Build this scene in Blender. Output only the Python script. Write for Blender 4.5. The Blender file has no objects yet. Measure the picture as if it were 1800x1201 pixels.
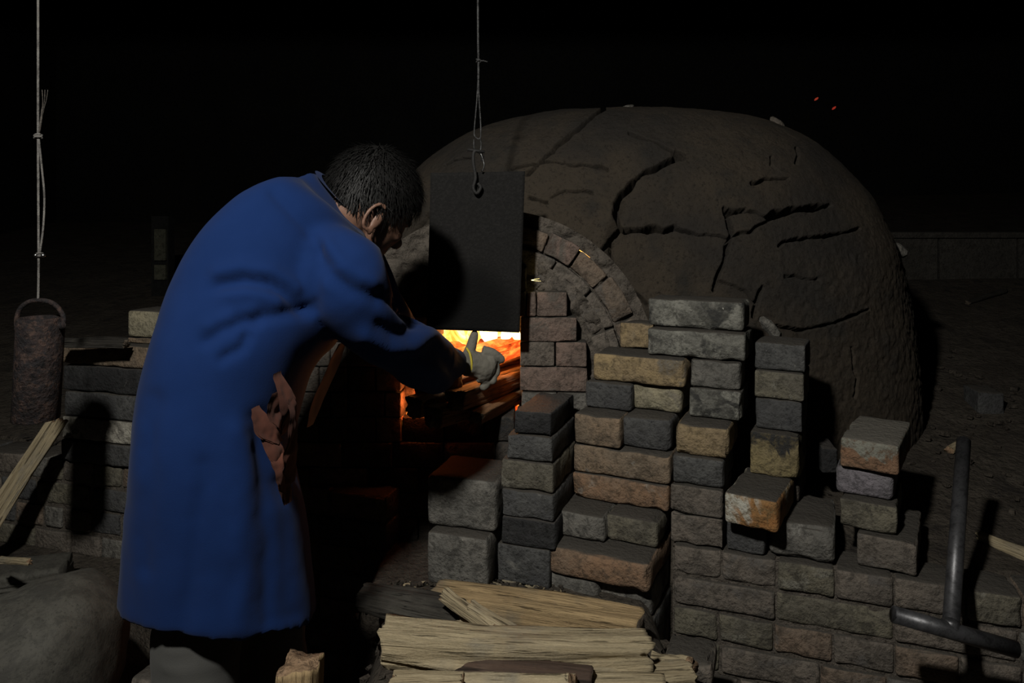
import bpy, bmesh, math, random
import numpy as np
from mathutils import Vector, Matrix

C = bpy.context.scene.collection
R = math.radians
F = 1300.0; HX = 900.0; HY = 380.0; CZ = 1.25      # focal length in pixels, horizon, eye height

# ---------------------------------------------------------------- camera
cam = bpy.data.cameras.new('camera'); co = bpy.data.objects.new('camera', cam); C.objects.link(co)
co.location = (0, 0, CZ); co.rotation_euler = (R(90), 0, 0)
cam.sensor_width = 36; cam.lens = 36*F/1800; cam.shift_y = -(600.5-HY)/1800
cam.clip_start = .05; cam.clip_end = 60
bpy.context.scene.camera = co
# ---------------------------------------------------------------- world, key light, exposure
w = bpy.data.worlds.new('world'); bpy.context.scene.world = w; w.use_nodes = True
w.node_tree.nodes['Background'].inputs[0].default_value = (.8, .9, 1, 1)
w.node_tree.nodes['Background'].inputs[1].default_value = 0.0008
def area(name, loc, target, size, energy, col):
    l = bpy.data.lights.new(name, 'AREA'); l.shape = 'DISK'; l.size = size; l.energy = energy; l.color = col
    o = bpy.data.objects.new(name, l); C.objects.link(o); o.location = loc
    o.rotation_euler = (Vector(target)-Vector(loc)).to_track_quat('-Z', 'Y').to_euler(); return o
area('key_light', (-.50, .0, 2.26), (0.05, 2, .72), .12, 39, (1.0, .97, .90))
vs = bpy.context.scene.view_settings
vs.view_transform = 'Standard'; vs.look = 'None'; vs.exposure = 0; vs.gamma = 1; vs.use_curve_mapping = False
def point(name, loc, rad, energy, col):
    l = bpy.data.lights.new(name, 'POINT'); l.shadow_soft_size = rad; l.energy = energy; l.color = col
    o = bpy.data.objects.new(name, l); C.objects.link(o); o.location = loc; return o
point('fire_fill', (-.07, 2.13, .88), .04, 4.4, (1, .33, .08))
point('fire_fill', (-.262, 1.955, .765), .012, .3, (1, .22, .05))  # added lamp at the left of the sill, reddens the log ends
point('fire_fill', (-.20, 2.22, .86), .04, 1.4, (1, .27, .06))

# ---------------------------------------------------------------- maths helpers
def P(x, y, d): return np.array(((x-HX)/F*d, d, CZ-(y-HY)/F*d))
def proj(V):
    V = np.asarray(V); return HX+F*V[:, 0]/V[:, 1], HY+F*(CZ-V[:, 2])/V[:, 1]
def hsh(i, j, k, s):
    n = (i*374761393+j*668265263+k*1274126177+s*974634777) & 0x7fffffff
    n = ((n ^ (n >> 13))*1103515245) & 0x7fffffff
    return ((n ^ (n >> 16)) & 0xffff)/65535.0
def vnoise(p, s=0):
    p = np.asarray(p, float); f = np.floor(p); t = p-f; t = t*t*(3-2*t); f = f.astype(np.int64)
    r = 0
    for a in (0, 1):
        for b in (0, 1):
            for c in (0, 1):
                wgt = (t[:, 0] if a else 1-t[:, 0])*(t[:, 1] if b else 1-t[:, 1])*(t[:, 2] if c else 1-t[:, 2])
                r = r+wgt*hsh(f[:, 0]+a, f[:, 1]+b, f[:, 2]+c, s)
    return r*2-1
def fbm(p, s=0, o=4):
    r = 0; a = 1
    for k in range(o): r = r+a*vnoise(np.asarray(p)*2**k+k*13.7, s+k); a *= .5
    return r/1.9
def sst(a, b, x): t = np.clip((x-a)/(b-a), 0, 1); return t*t*(3-2*t)
def catmull(pts, n):
    pts = np.array(pts, float); m = len(pts); out = []
    for q in np.linspace(0, m-1, n):
        i = min(int(q), m-2); t = q-i
        p0 = pts[max(i-1, 0)]; p1 = pts[i]; p2 = pts[i+1]; p3 = pts[min(i+2, m-1)]
        out.append(.5*((2*p1)+(-p0+p2)*t+(2*p0-5*p1+4*p2-p3)*t*t+(-p0+3*p1-3*p2+p3)*t**3))
    return np.array(out)

# ---------------------------------------------------------------- object helpers
def mesh(name, V, Fc, mats, smooth=True, midx=None):
    me = bpy.data.meshes.new(name); me.from_pydata([tuple(v) for v in V], [], [tuple(int(a) for a in f) for f in Fc])
    for m in (mats if isinstance(mats, (list, tuple)) else [mats]): me.materials.append(m)
    if smooth: me.polygons.foreach_set('use_smooth', [True]*len(me.polygons))
    if midx is not None: me.polygons.foreach_set('material_index', midx)
    me.update(); return me
def tag(o, label=None, cat=None, group=None, kind=None):
    if label: o['label'] = label
    if cat: o['category'] = cat
    if group: o['group'] = group
    if kind: o['kind'] = kind
    return o
def empty(name, label, cat, loc, group=None):
    o = bpy.data.objects.new(name, None); C.objects.link(o); o.location = tuple(loc); o.empty_display_size = .05
    return tag(o, label, cat, group)
def wloc(o):
    l = Vector(o.location)
    while o.parent: o = o.parent; l += Vector(o.location)
    return l
def mk(name, V, Fc, mats, parent=None, smooth=True, midx=None):
    """V in world coordinates"""
    V = np.asarray(V, float)
    if parent is not None: l = np.array(wloc(parent))
    else: l = np.array([V[:, 0].mean(), V[:, 1].mean(), V[:, 2].min()])
    o = bpy.data.objects.new(name, mesh(name, V-l, Fc, mats, smooth, midx)); C.objects.link(o)
    if parent is not None: o.parent = parent
    else: o.location = tuple(l)
    return o
def tube(pts, r, m=8, cap=True):
    pts = np.array(pts, float); n = len(pts); rr = np.full(n, r) if np.isscalar(r) else np.array(r)
    T = np.gradient(pts, axis=0); T /= np.linalg.norm(T, axis=1)[:, None]+1e-12
    u = np.cross(T[0], [0, 0, 1.]);
    if np.linalg.norm(u) < .1: u = np.cross(T[0], [1., 0, 0])
    V = []
    for i in range(n):
        u = u-T[i]*np.dot(u, T[i]); u /= np.linalg.norm(u); v = np.cross(T[i], u)
        for k in range(m):
            a = 2*math.pi*k/m; V.append(pts[i]+rr[i]*(math.cos(a)*u+math.sin(a)*v))
    Fc = [(i*m+k, i*m+(k+1) % m, (i+1)*m+(k+1) % m, (i+1)*m+k) for i in range(n-1) for k in range(m)]
    if cap: Fc += [tuple(range(m))[::-1], tuple(range((n-1)*m, n*m))]
    return np.array(V), Fc
def join(parts):
    V = []; Fc = []; o = 0
    for v, f in parts:
        V.append(np.asarray(v, float)); Fc += [tuple(a+o for a in q) for q in f]; o += len(v)
    return np.vstack(V), Fc
def loft(rings, capa=True, capb=True):
    n = len(rings); m = len(rings[0]); V = np.vstack(rings)
    Fc = [(i*m+k, i*m+(k+1) % m, (i+1)*m+(k+1) % m, (i+1)*m+k) for i in range(n-1) for k in range(m)]
    if capa:
        V = np.vstack([V, rings[0].mean(0)]); c = len(V)-1; Fc += [(c, (k+1) % m, k) for k in range(m)]
    if capb:
        V = np.vstack([V, rings[-1].mean(0)]); c = len(V)-1; b = (n-1)*m; Fc += [(c, b+k, b+(k+1) % m) for k in range(m)]
    return V, Fc
def ellipsoid(c, ax, n=20, m=28):
    """ax: 3 vectors already scaled"""
    rings = []
    for i in range(1, n):
        ph = math.pi*i/n
        a = np.arange(m)*2*math.pi/m
        rings.append(np.array(c)+np.outer(np.cos(a)*math.sin(ph), ax[0])+np.outer(np.sin(a)*math.sin(ph), ax[1])+math.cos(ph)*np.array(ax[2]))
    return loft(rings)
def fixn(V, Fc):
    bm = bmesh.new(); me = bpy.data.meshes.new('t'); me.from_pydata([tuple(v) for v in V], [], [tuple(f) for f in Fc]); bm.from_mesh(me)
    bmesh.ops.recalc_face_normals(bm, faces=bm.faces); bm.to_mesh(me); bm.free(); return me
def remesh(V, Fc, vox, smooth=6):
    me = fixn(V, Fc); o = bpy.data.objects.new('t', me); C.objects.link(o)
    m = o.modifiers.new('r', 'REMESH'); m.mode = 'VOXEL'; m.voxel_size = vox
    if smooth: s = o.modifiers.new('s', 'SMOOTH'); s.iterations = smooth; s.factor = .5
    dg = bpy.context.evaluated_depsgraph_get(); ev = o.evaluated_get(dg); e = bpy.data.meshes.new_from_object(ev)
    n = len(e.vertices); Vo = np.empty(n*3); e.vertices.foreach_get('co', Vo); Vo = Vo.reshape(-1, 3)
    No = np.empty(n*3); e.vertex_normals.foreach_get('vector', No); No = No.reshape(-1, 3)
    Fo = [tuple(p.vertices) for p in e.polygons]
    bpy.data.objects.remove(o); bpy.data.meshes.remove(me); bpy.data.meshes.remove(e)
    return Vo, Fo, No

# ---------------------------------------------------------------- materials
def newmat(name):
    m = bpy.data.materials.new(name); m.use_nodes = True; nt = m.node_tree
    return m, nt, nt.nodes['Principled BSDF']
def node(nt, typ, **kw):
    n = nt.nodes.new(typ)
    for k, v in kw.items():
        if k in n.inputs.keys(): n.inputs[k].default_value = v
        else: setattr(n, k, v)
    return n
def L(nt, a, b): nt.links.new(a, b)
def rgb(c): return (c[0], c[1], c[2], 1)
def mixc(nt, fac, a, b):
    n = nt.nodes.new('ShaderNodeMix'); n.data_type = 'RGBA'
    for s, v in ((0, fac), (6, a), (7, b)):
        if hasattr(v, 'is_output'): nt.links.new(v, n.inputs[s])
        else: n.inputs[s].default_value = v if s == 0 else rgb(v)
    return n.outputs[2]
def ramp(nt, src, lo, hi):
    n = nt.nodes.new('ShaderNodeMapRange'); n.inputs[1].default_value = lo; n.inputs[2].default_value = hi
    n.interpolation_type = 'SMOOTHSTEP'; nt.links.new(src, n.inputs[0]); return n.outputs[0]
def coords(nt, scale=(1, 1, 1), rand=True, kind='Object'):
    tc = nt.nodes.new('ShaderNodeTexCoord'); mp = nt.nodes.new('ShaderNodeMapping'); mp.inputs['Scale'].default_value = scale
    L(nt, tc.outputs[kind], mp.inputs[0])
    if rand:
        oi = nt.nodes.new('ShaderNodeObjectInfo'); v = nt.nodes.new('ShaderNodeVectorMath'); v.operation = 'SCALE'; v.inputs[0].default_value = (37, 51, 29)
        L(nt, oi.outputs['Random'], v.inputs['Scale']); L(nt, v.outputs[0], mp.inputs['Location'])
    return mp.outputs[0]
def noise(nt, vec, s, d=6, r=.6, dist=0):
    n = nt.nodes.new('ShaderNodeTexNoise'); n.inputs['Scale'].default_value = s; n.inputs['Detail'].default_value = d
    n.inputs['Roughness'].default_value = r; n.inputs['Distortion'].default_value = dist; L(nt, vec, n.inputs['Vector']); return n.outputs['Fac']
def bump(nt, bs, h, strength, dist):
    b = nt.nodes.new('ShaderNodeBump'); b.inputs['Strength'].default_value = strength; b.inputs['Distance'].default_value = dist
    L(nt, h, b.inputs['Height']); L(nt, b.outputs[0], bs.inputs['Normal'])
def madd(nt, a, b, k):
    n = nt.nodes.new('ShaderNodeMath'); n.operation = 'MULTIPLY_ADD'; L(nt, b, n.inputs[0]); n.inputs[1].default_value = k; L(nt, a, n.inputs[2]); return n.outputs[0]
def rough_mat(name, c1, c2, c3=None, th=(.55, .65), s=9, bs_=90, bstr=.9, bd=.006, rough=.93, dust=None, metal=0, spec=.2, s3=11, grad=None):
    m, nt, b = newmat(name); v = coords(nt, rand=grad is None)
    n1 = noise(nt, v, s); col = mixc(nt, ramp(nt, n1, .35, .65), c1, c2)
    if c3:
        n3 = noise(nt, v, s3, 5, .62, .6)
        if grad:      # the stain sits on one side of this brick
            sx = nt.nodes.new('ShaderNodeSeparateXYZ'); L(nt, v, sx.inputs[0]); n3 = madd(nt, n3, sx.outputs[grad[0]], grad[1])
        col = mixc(nt, ramp(nt, n3, th[0], th[1]), col, c3)
    n2 = noise(nt, v, bs_, 5, .7); n4 = noise(nt, v, 38, 8, .78, .4)
    col = mixc(nt, ramp(nt, n4, .36, .56), tuple(x*.52 for x in c2), col)
    col = mixc(nt, ramp(nt, n4, .60, .78), col, tuple(min(1, x*1.45+.02) for x in c1))
    col = mixc(nt, ramp(nt, n2, .30, .46), tuple(x*.45 for x in c1), col)
    col = mixc(nt, ramp(nt, n2, .66, .74), col, tuple(min(1, x*1.7+.03) for x in c1))
    if dust:
        g = nt.nodes.new('ShaderNodeNewGeometry'); sp = nt.nodes.new('ShaderNodeSeparateXYZ'); L(nt, g.outputs['Normal'], sp.inputs[0])
        col = mixc(nt, ramp(nt, madd(nt, sp.outputs[2], n1, .25), .75, 1.05), col, dust)
    L(nt, col, b.inputs['Base Color']); b.inputs['Roughness'].default_value = rough; b.inputs['Metallic'].default_value = metal
    b.inputs['Specular IOR Level'].default_value = spec
    bump(nt, b, madd(nt, n2, noise(nt, v, bs_*.25, 4), 1.5), bstr, bd); return m
DUST_SHADE = (.062, .056, .048)  # settled dust, set dark to dim the upward brick faces too
BM = {
 'yellow': rough_mat('brick_yellow', (.33, .245, .13), (.25, .19, .115), (.16, .14, .11), dust=DUST_SHADE),
 'cream': rough_mat('brick_cream', (.34, .30, .20), (.26, .235, .165), (.2, .18, .14), dust=DUST_SHADE),
 'grey': rough_mat('brick_grey', (.18, .17, .15), (.125, .12, .108), (.27, .26, .235), th=(.62, .7), dust=DUST_SHADE),
 'mottled': rough_mat('brick_mottled', (.23, .225, .195), (.13, .127, .112), (.04, .04, .038), th=(.49, .6), s=14, s3=16, bstr=.8, bd=.006, dust=DUST_SHADE),
 'dark': rough_mat('brick_dark', (.065, .065, .066), (.095, .095, .092), (.17, .165, .15), th=(.62, .72), dust=DUST_SHADE),
 'black': rough_mat('brick_black', (.026, .026, .027), (.045, .045, .045), (.15, .145, .13), th=(.62, .7), dust=(.06, .055, .05)),
 'brown': rough_mat('brick_brown', (.25, .18, .12), (.185, .145, .105), (.22, .21, .18), th=(.58, .68), dust=DUST_SHADE),
 'rust': rough_mat('brick_rust', (.25, .155, .095), (.21, .15, .105), (.30, .27, .23), th=(.6, .72), dust=DUST_SHADE),
 'pink': rough_mat('brick_pinkish', (.205, .145, .118), (.155, .12, .10), (.12, .105, .09), dust=DUST_SHADE),
 'white': rough_mat('brick_white', (.42, .40, .34), (.28, .26, .22), (.16, .15, .13), dust=DUST_SHADE),
 'orange': rough_mat('brick_orange_white', (.34, .15, .05), (.25, .17, .08), (.44, .43, .37), grad=(0, -2.6), th=(.47, .55), s=7, s3=9, dust=DUST_SHADE),
 'peel': rough_mat('brick_peeling', (.24, .135, .08), (.22, .15, .10), (.22, .22, .185), grad=(2, 4.5), th=(.62, .65), s3=9, dust=(.14, .13, .11)),
 'lavender': rough_mat('brick_lavender', (.215, .195, .215), (.165, .155, .165), dust=DUST_SHADE),
 'olive': rough_mat('brick_olive', (.165, .15, .11), (.12, .11, .088), (.21, .20, .165), th=(.6, .7), dust=DUST_SHADE),
 'wall': rough_mat('brick_wall_greybrown', (.175, .148, .122), (.135, .118, .10), (.115, .105, .095), dust=DUST_SHADE),
 'wallb': rough_mat('brick_wall_brown', (.205, .15, .11), (.165, .13, .10), (.125, .11, .095), dust=DUST_SHADE),
 'soot_shade': rough_mat('brick_soot_shade', (.05, .045, .04), (.085, .072, .06), (.03, .03, .03), dust=(.05, .045, .04)),  # mouth soot, also painted shade on the bricks left of it
}
M_mortar = rough_mat('mortar', (.10, .087, .072), (.14, .12, .10), s=25, bs_=120, bstr=1, bd=.006)
M_soil = rough_mat('soil', (.055, .046, .037), (.085, .072, .057), (.035, .03, .026), s=6, bs_=60, bstr=1, bd=.012)
M_boulder = rough_mat('boulder_clay', (.06, .057, .048), (.075, .072, .061), (.042, .04, .035), s=4, bs_=160, bstr=.35, bd=.002, rough=.8, spec=.35)
M_sootwall = rough_mat('soot_wall', (.010, .010, .010), (.014, .014, .013), s=2)
M_concrete = rough_mat('concrete_block', (.05, .046, .04), (.065, .06, .052), s=5)
M_iron = rough_mat('iron_plate', (.018, .017, .017), (.026, .025, .024), s=6, bs_=140, bstr=.5, bd=.002, rough=.7, spec=.35)
M_rust = rough_mat('rusted_iron', (.055, .038, .034), (.028, .026, .028), (.085, .055, .045), th=(.5, .6), s=45, s3=70, bs_=110, bstr=1, bd=.005, rough=.8)
M_pipe = rough_mat('pipe_steel', (.105, .105, .11), (.08, .08, .085), s=8, bs_=200, bstr=.15, bd=.001, rough=.42, metal=.55, spec=.5)
M_steel = rough_mat('bright_steel', (.5, .5, .5), (.4, .4, .4), rough=.3, metal=1, bstr=.1)
M_rope = rough_mat('pale_rope', (.26, .25, .23), (.18, .17, .16), s=60, bs_=300, bstr=.8, bd=.002)
M_rope2 = rough_mat('fray_rope', (.16, .14, .12), (.11, .10, .09), s=60)
M_wire = rough_mat('dull_wire', (.11, .11, .11), (.07, .07, .07), s=60, metal=.4, rough=.5)
M_glove = None

def clay_mat():
    m, nt, b = newmat('dome_clay'); v = coords(nt, rand=False)
    n1 = noise(nt, v, 2.2, 5); n2 = noise(nt, v, 95, 6, .8); n3 = noise(nt, v, 7, 5)
    col = mixc(nt, ramp(nt, n1, .38, .62), (.037, .033, .029), (.062, .050, .037))
    col = mixc(nt, ramp(nt, n3, .5, .75), col, (.033, .031, .028))
    col = mixc(nt, ramp(nt, n2, .3, .5), (.02, .017, .014), col)
    L(nt, col, b.inputs['Base Color']); b.inputs['Roughness'].default_value = .95; b.inputs['Specular IOR Level'].default_value = .15
    bump(nt, b, madd(nt, n2, n3, 2), .8, .008); return m
M_clay = clay_mat()
def wood_mat(name, c1, c2, c3, g=85, bd=.008):
    m, nt, b = newmat(name); v = coords(nt, (.06, 1, 1)); v2 = coords(nt, (1, 1, 1))
    n1 = noise(nt, v, g, 6, .7, .5); n2 = noise(nt, v, g*2.2, 4, .6); n3 = noise(nt, v2, 7, 4)
    col = mixc(nt, ramp(nt, n1, .33, .66), c2, c1); col = mixc(nt, ramp(nt, n3, .5, .72), col, c3)
    col = mixc(nt, ramp(nt, n2, .34, .44), tuple(x*.35 for x in c2), col)
    L(nt, col, b.inputs['Base Color']); b.inputs['Roughness'].default_value = .85; b.inputs['Specular IOR Level'].default_value = .2
    bump(nt, b, madd(nt, n1, n2, .6), .9, bd); return m
M_wood = wood_mat('split_wood_pale', (.44, .365, .235), (.31, .25, .155), (.25, .225, .175))
M_woodg = wood_mat('split_wood_golden', (.43, .31, .165), (.30, .21, .11), (.21, .175, .12))
M_bark = wood_mat('bark', (.085, .055, .04), (.05, .035, .028), (.11, .08, .06), 40, .008)
M_wooddark = wood_mat('dark_wood', (.055, .05, .042), (.035, .032, .028), (.07, .065, .055))
M_woodfire = wood_mat('firewood_in_mouth', (.30, .17, .09), (.20, .11, .06), (.12, .07, .045))
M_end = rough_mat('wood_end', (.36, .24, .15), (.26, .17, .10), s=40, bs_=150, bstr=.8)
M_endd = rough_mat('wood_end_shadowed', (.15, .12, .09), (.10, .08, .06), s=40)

def cloth_mat(name, c1, c2, s=500, bs=.25, rough=.95, sheen=.03):
    m, nt, b = newmat(name); v = coords(nt, rand=False); n1 = noise(nt, v, 5, 4); n2 = noise(nt, v, s, 3)
    col = mixc(nt, ramp(nt, n1, .35, .65), c1, c2); L(nt, col, b.inputs['Base Color'])
    b.inputs['Roughness'].default_value = rough; b.inputs['Sheen Weight'].default_value = sheen; b.inputs['Specular IOR Level'].default_value = .15
    bump(nt, b, n2, bs, .001); return m
M_coat = cloth_mat('blue_work_cloth', (.0036, .0175, .078), (.0046, .020, .088))
M_trous = cloth_mat('grey_trouser_cloth', (.085, .085, .08), (.065, .065, .062))
M_firelit = cloth_mat('firelit_cloth', (.115, .043, .028), (.075, .028, .019))  # firelight on the pocket folds is put into this cloth colour
M_glove = cloth_mat('knitted_cotton', (.21, .20, .17), (.16, .15, .125), 260, .9)
M_gcuff = cloth_mat('yellow_knit', (.55, .46, .06), (.5, .4, .05), 260, .6)
M_firelit_edge = cloth_mat('firelit_coat_edge', (.34, .18, .12), (.28, .14, .10))  # orange firelight painted into the coat edge
M_shoe = cloth_mat('shoe_rubber', (.02, .02, .02), (.03, .03, .03))
M_skin, nt_, b_ = newmat('skin'); b_.inputs['Base Color'].default_value = (.17, .09, .06, 1); b_.inputs['Roughness'].default_value = .55
b_.inputs['Subsurface Weight'].default_value = .05; b_.inputs['Subsurface Radius'].default_value = (.01, .004, .002)
M_hair, nt_, b_ = newmat('hair_black'); b_.inputs['Specular IOR Level'].default_value = .25; b_.inputs['Base Color'].default_value = (.007, .0068, .0065, 1); b_.inputs['Roughness'].default_value = .6
def fire_mat(name, lo, hi, mid, strength, s=9, th=(.35, .62), stretch=(1, 1, 1)):
    m, nt, b = newmat(name); v = coords(nt, stretch); n1 = noise(nt, v, s, 6, .65, 1.2)
    cr = nt.nodes.new('ShaderNodeValToRGB'); L(nt, n1, cr.inputs[0]); e = cr.color_ramp.elements
    e[0].position = th[0]; e[0].color = rgb(lo); e[1].position = th[1]; e[1].color = rgb(hi)
    k = e.new((th[0]+th[1])/2); k.color = rgb(mid)
    b.inputs['Base Color'].default_value = (.03, .015, .01, 1); b.inputs['Roughness'].default_value = 1
    L(nt, cr.outputs[0], b.inputs['Emission Color']); b.inputs['Emission Strength'].default_value = strength; return m
M_ember = fire_mat('glowing_embers', (.25, .012, .002), (1, .42, .06), (.9, .10, .012), 1.3, 22, stretch=(.25, 1, 1))
M_flame = fire_mat('flame', (1, .22, .02), (1, .8, .35), (1, .45, .08), 2.6, 12)
M_hot = fire_mat('white_hot', (1, .55, .12), (1, .9, .55), (1, .75, .25), 6, 10)
M_spark = fire_mat('spark', (1, .06, .03), (1, .12, .05), (1, .08, .04), .22)

# ---------------------------------------------------------------- bricks
def brick_mesh(w_, dp, h, mat, r=.006, seed=0, seg=.017, amp=.0026, chip=.004, name='brick'):
    def ax(s):
        n = max(1, int((s-2*r)/seg)); return np.concatenate([[0, .45*r], np.linspace(1.15*r, s-1.15*r, n+1), [s-.45*r, s]])
    X, Y, Z = ax(w_), ax(dp), ax(h); nx, ny, nz = len(X)-1, len(Y)-1, len(Z)-1
    idx = {}; V = []
    def vid(i, j, k):
        if (i, j, k) not in idx: idx[(i, j, k)] = len(V); V.append((X[i], Y[j], Z[k]))
        return idx[(i, j, k)]
    Fc = []
    for i in range(nx):
        for j in range(ny):
            Fc.append((vid(i, j, 0), vid(i, j+1, 0), vid(i+1, j+1, 0), vid(i+1, j, 0)))
            Fc.append((vid(i, j, nz), vid(i+1, j, nz), vid(i+1, j+1, nz), vid(i, j+1, nz)))
    for i in range(nx):
        for k in range(nz):
            Fc.append((vid(i, 0, k), vid(i+1, 0, k), vid(i+1, 0, k+1), vid(i, 0, k+1)))
            Fc.append((vid(i, ny, k), vid(i, ny, k+1), vid(i+1, ny, k+1), vid(i+1, ny, k)))
    for j in range(ny):
        for k in range(nz):
            Fc.append((vid(0, j, k), vid(0, j, k+1), vid(0, j+1, k+1), vid(0, j+1, k)))
            Fc.append((vid(nx, j, k), vid(nx, j+1, k), vid(nx, j+1, k+1), vid(nx, j, k+1)))
    V = np.array(V); S = np.array([w_, dp, h]); pin = np.clip(V, r, S-r); v = V-pin; n = np.linalg.norm(v, axis=1)[:, None]
    nrm = v/(n+1e-9); V = pin+nrm*r
    off = np.array([seed*1.37, seed*2.11, seed*.73])
    e = np.sort(np.minimum(V, S-V), axis=1)[:, 1]          # distance to nearest edge
    near = np.exp(-(e/.009)**2)
    ch = np.clip(fbm(V*55+off, 3, 3)-.05, 0, 1)*near*chip*3
    V = V+nrm*(fbm(V*28+off, 1, 3)*amp)[:, None]-nrm*ch[:, None]
    V[:, :2] -= S[:2]/2*np.array([1, 0])
    return mesh(name, V, Fc, mat)
_bs = [0]
def brick_at(px0, px1, zb, zt, d, ang, dp, mat, parent=None, name='brick', label=None, group=None, r=.006, fine=True, chip=.004, rot=0, rollx=0):
    """front face between picture columns px0..px1 on a vertical plane turned by ang (right side nearer), d metres away at its middle"""
    _bs[0] += 1; a = R(ang); tm = ((px0+px1)/2-HX)/F; c = d*(math.sin(a)*tm+math.cos(a))
    q = []
    for x in (px0, px1):
        t = (x-HX)/F; dd = c/(math.sin(a)*t+math.cos(a)); q.append(np.array([t*dd, dd]))
    wd = np.linalg.norm(q[1]-q[0]); m = (q[0]+q[1])/2
    me = brick_mesh(wd, dp, zt-zb, BM[mat] if isinstance(mat, str) else mat, r, _bs[0], .022 if fine else .05, chip=chip)
    o = bpy.data.objects.new(name, me); C.objects.link(o)
    loc = Vector((m[0], m[1], zb))
    o.rotation_euler = (0, 0, -a+R(rot))
    if parent is not None: o.parent = parent; o.location = loc-wloc(parent)
    else: o.location = loc; tag(o, label, 'brick', group)
    return o

# ================================================================ SETTING
rng = np.random.default_rng(5)
def front_s(X, Y): return .276*X+.961*Y-1.73
def hfloor(X, Y):
    s = front_s(X, Y)
    bank_r = .482+.165*np.clip(Y-1.75, 0, 9)+.02*np.clip(X-1, 0, 4)
    bank_l = .54+.13*np.clip(Y-2.3, 0, 6)
    pit = .395+0*X
    wr = sst(.12, .30, X)
    bank = bank_l*(1-sst(-.80, -.55, X))+pit*sst(-.80, -.55, X)*(1-wr)+bank_r*wr
    step = sst(.045, .085, s)
    # raised rubble apron under the kiln mouth
    apron = .39*sst(-.44, -.32, X)*sst(1.60, 1.70, Y)*(1-sst(.02, .12, X))
    mound = .40*np.exp(-(np.clip(np.abs(X-.02)-.26, 0, 9)/.10)**2)*sst(.85, 1.10, Y)*(1-sst(1.7, 1.9, Y))
    left = .27*(1-sst(-1.02, -.66, X))*sst(.9, 1.3, Y)*sst(0, .1, .1-s+.0)
    low = np.maximum(np.maximum(mound, left), apron*1.0)
    right = .16*sst(.35, .8, X)*sst(1., 1.5, Y); low = np.maximum(low, right)
    return low*(1-step)+np.maximum(bank, low)*step
def grid1(a, b, c, d, fine, coarse):
    return np.concatenate([np.arange(a, b, coarse), np.arange(b, c, fine), np.arange(c, d+coarse, coarse)])
gx = grid1(-4.5, -1.7, 2.3, 5.5, .016, .22); gy = grid1(-1.6, .9, 3.2, 7.4, .016, .2)
XX, YY = np.meshgrid(gx, gy); pts = np.stack([XX.ravel(), YY.ravel(), 0*XX.ravel()], 1)
Z = hfloor(pts[:, 0], pts[:, 1]); pts[:, 2] = Z+fbm(pts*9, 11, 4)*.010*np.clip(Z*6+.3, 0, 1)+np.clip(fbm(pts*45, 12, 2), 0, 1)*.004
def hgt(x, y):
    i = min(max(np.searchsorted(gx, x)-1, 0), len(gx)-2); j = min(max(np.searchsorted(gy, y)-1, 0), len(gy)-2)
    Zg = pts[:, 2].reshape(XX.shape); return max(Zg[j, i], Zg[j+1, i], Zg[j, i+1], Zg[j+1, i+1])
nX = len(gx); Fc = [(j*nX+i, j*nX+i+1, (j+1)*nX+i+1, (j+1)*nX+i) for j in range(len(gy)-1) for i in range(nX-1)]
o = bpy.data.objects.new('floor', mesh('floor', pts, Fc, M_soil)); C.objects.link(o); o['kind'] = 'structure'
def boxv(x0, x1, y0, y1, z0, z1):
    V = [(x, y, z) for z in (z0, z1) for y in (y0, y1) for x in (x0, x1)]
    return np.array(V, float), [(0, 2, 3, 1), (4, 5, 7, 6), (0, 1, 5, 4), (2, 6, 7, 3), (0, 4, 6, 2), (1, 3, 7, 5)]
for nm, b in (('wall_back', (-4.6, 5.6, 7.3, 7.4, -.1, 3.6)), ('wall_left', (-4.6, -4.5, -1.6, 7.3, -.1, 3.6)), ('wall_right', (5.5, 5.6, -1.6, 7.3, -.1, 3.6)), ('ceiling', (-4.6, 5.6, -1.6, 7.4, 3.6, 3.7))):
    o = mk(nm, *boxv(*b), M_sootwall, smooth=False); o['kind'] = 'structure'
# roof beams that carry the two lines
for (y, nm, z) in ((1.65, 'trim_1', 2.55), (1.86, 'trim_2', 2.45)):
    o = mk(nm, *boxv(-4.5, 5.5, y-.06, y+.06, z, z+.14), M_sootwall, smooth=False); o['kind'] = 'structure'

# ================================================================ LOW WALL OF BLOCKS far right
wl = empty('block_wall', 'low dark wall of large concrete blocks beyond the slope at far right', 'wall', (3.0, 4.1, 0))
for (a, b) in ((1652, 1789), (1791, 1930), (1932, 2040), (1513, 1650)):
    p0, p1 = P(a, 418, 4.1), P(b, 418, 4.1)
    V, f = boxv(p0[0], p1[0]-.006, 4.1, 4.3, .80, p0[2])
    mk('block', V, f, M_concrete, wl, smooth=False)
p0 = P(1560, 418, 4.1); mk('coping', *boxv(p0[0]-.1, 3.6, 4.08, 4.34, p0[2], p0[2]+.03), M_concrete, wl, smooth=False)

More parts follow.
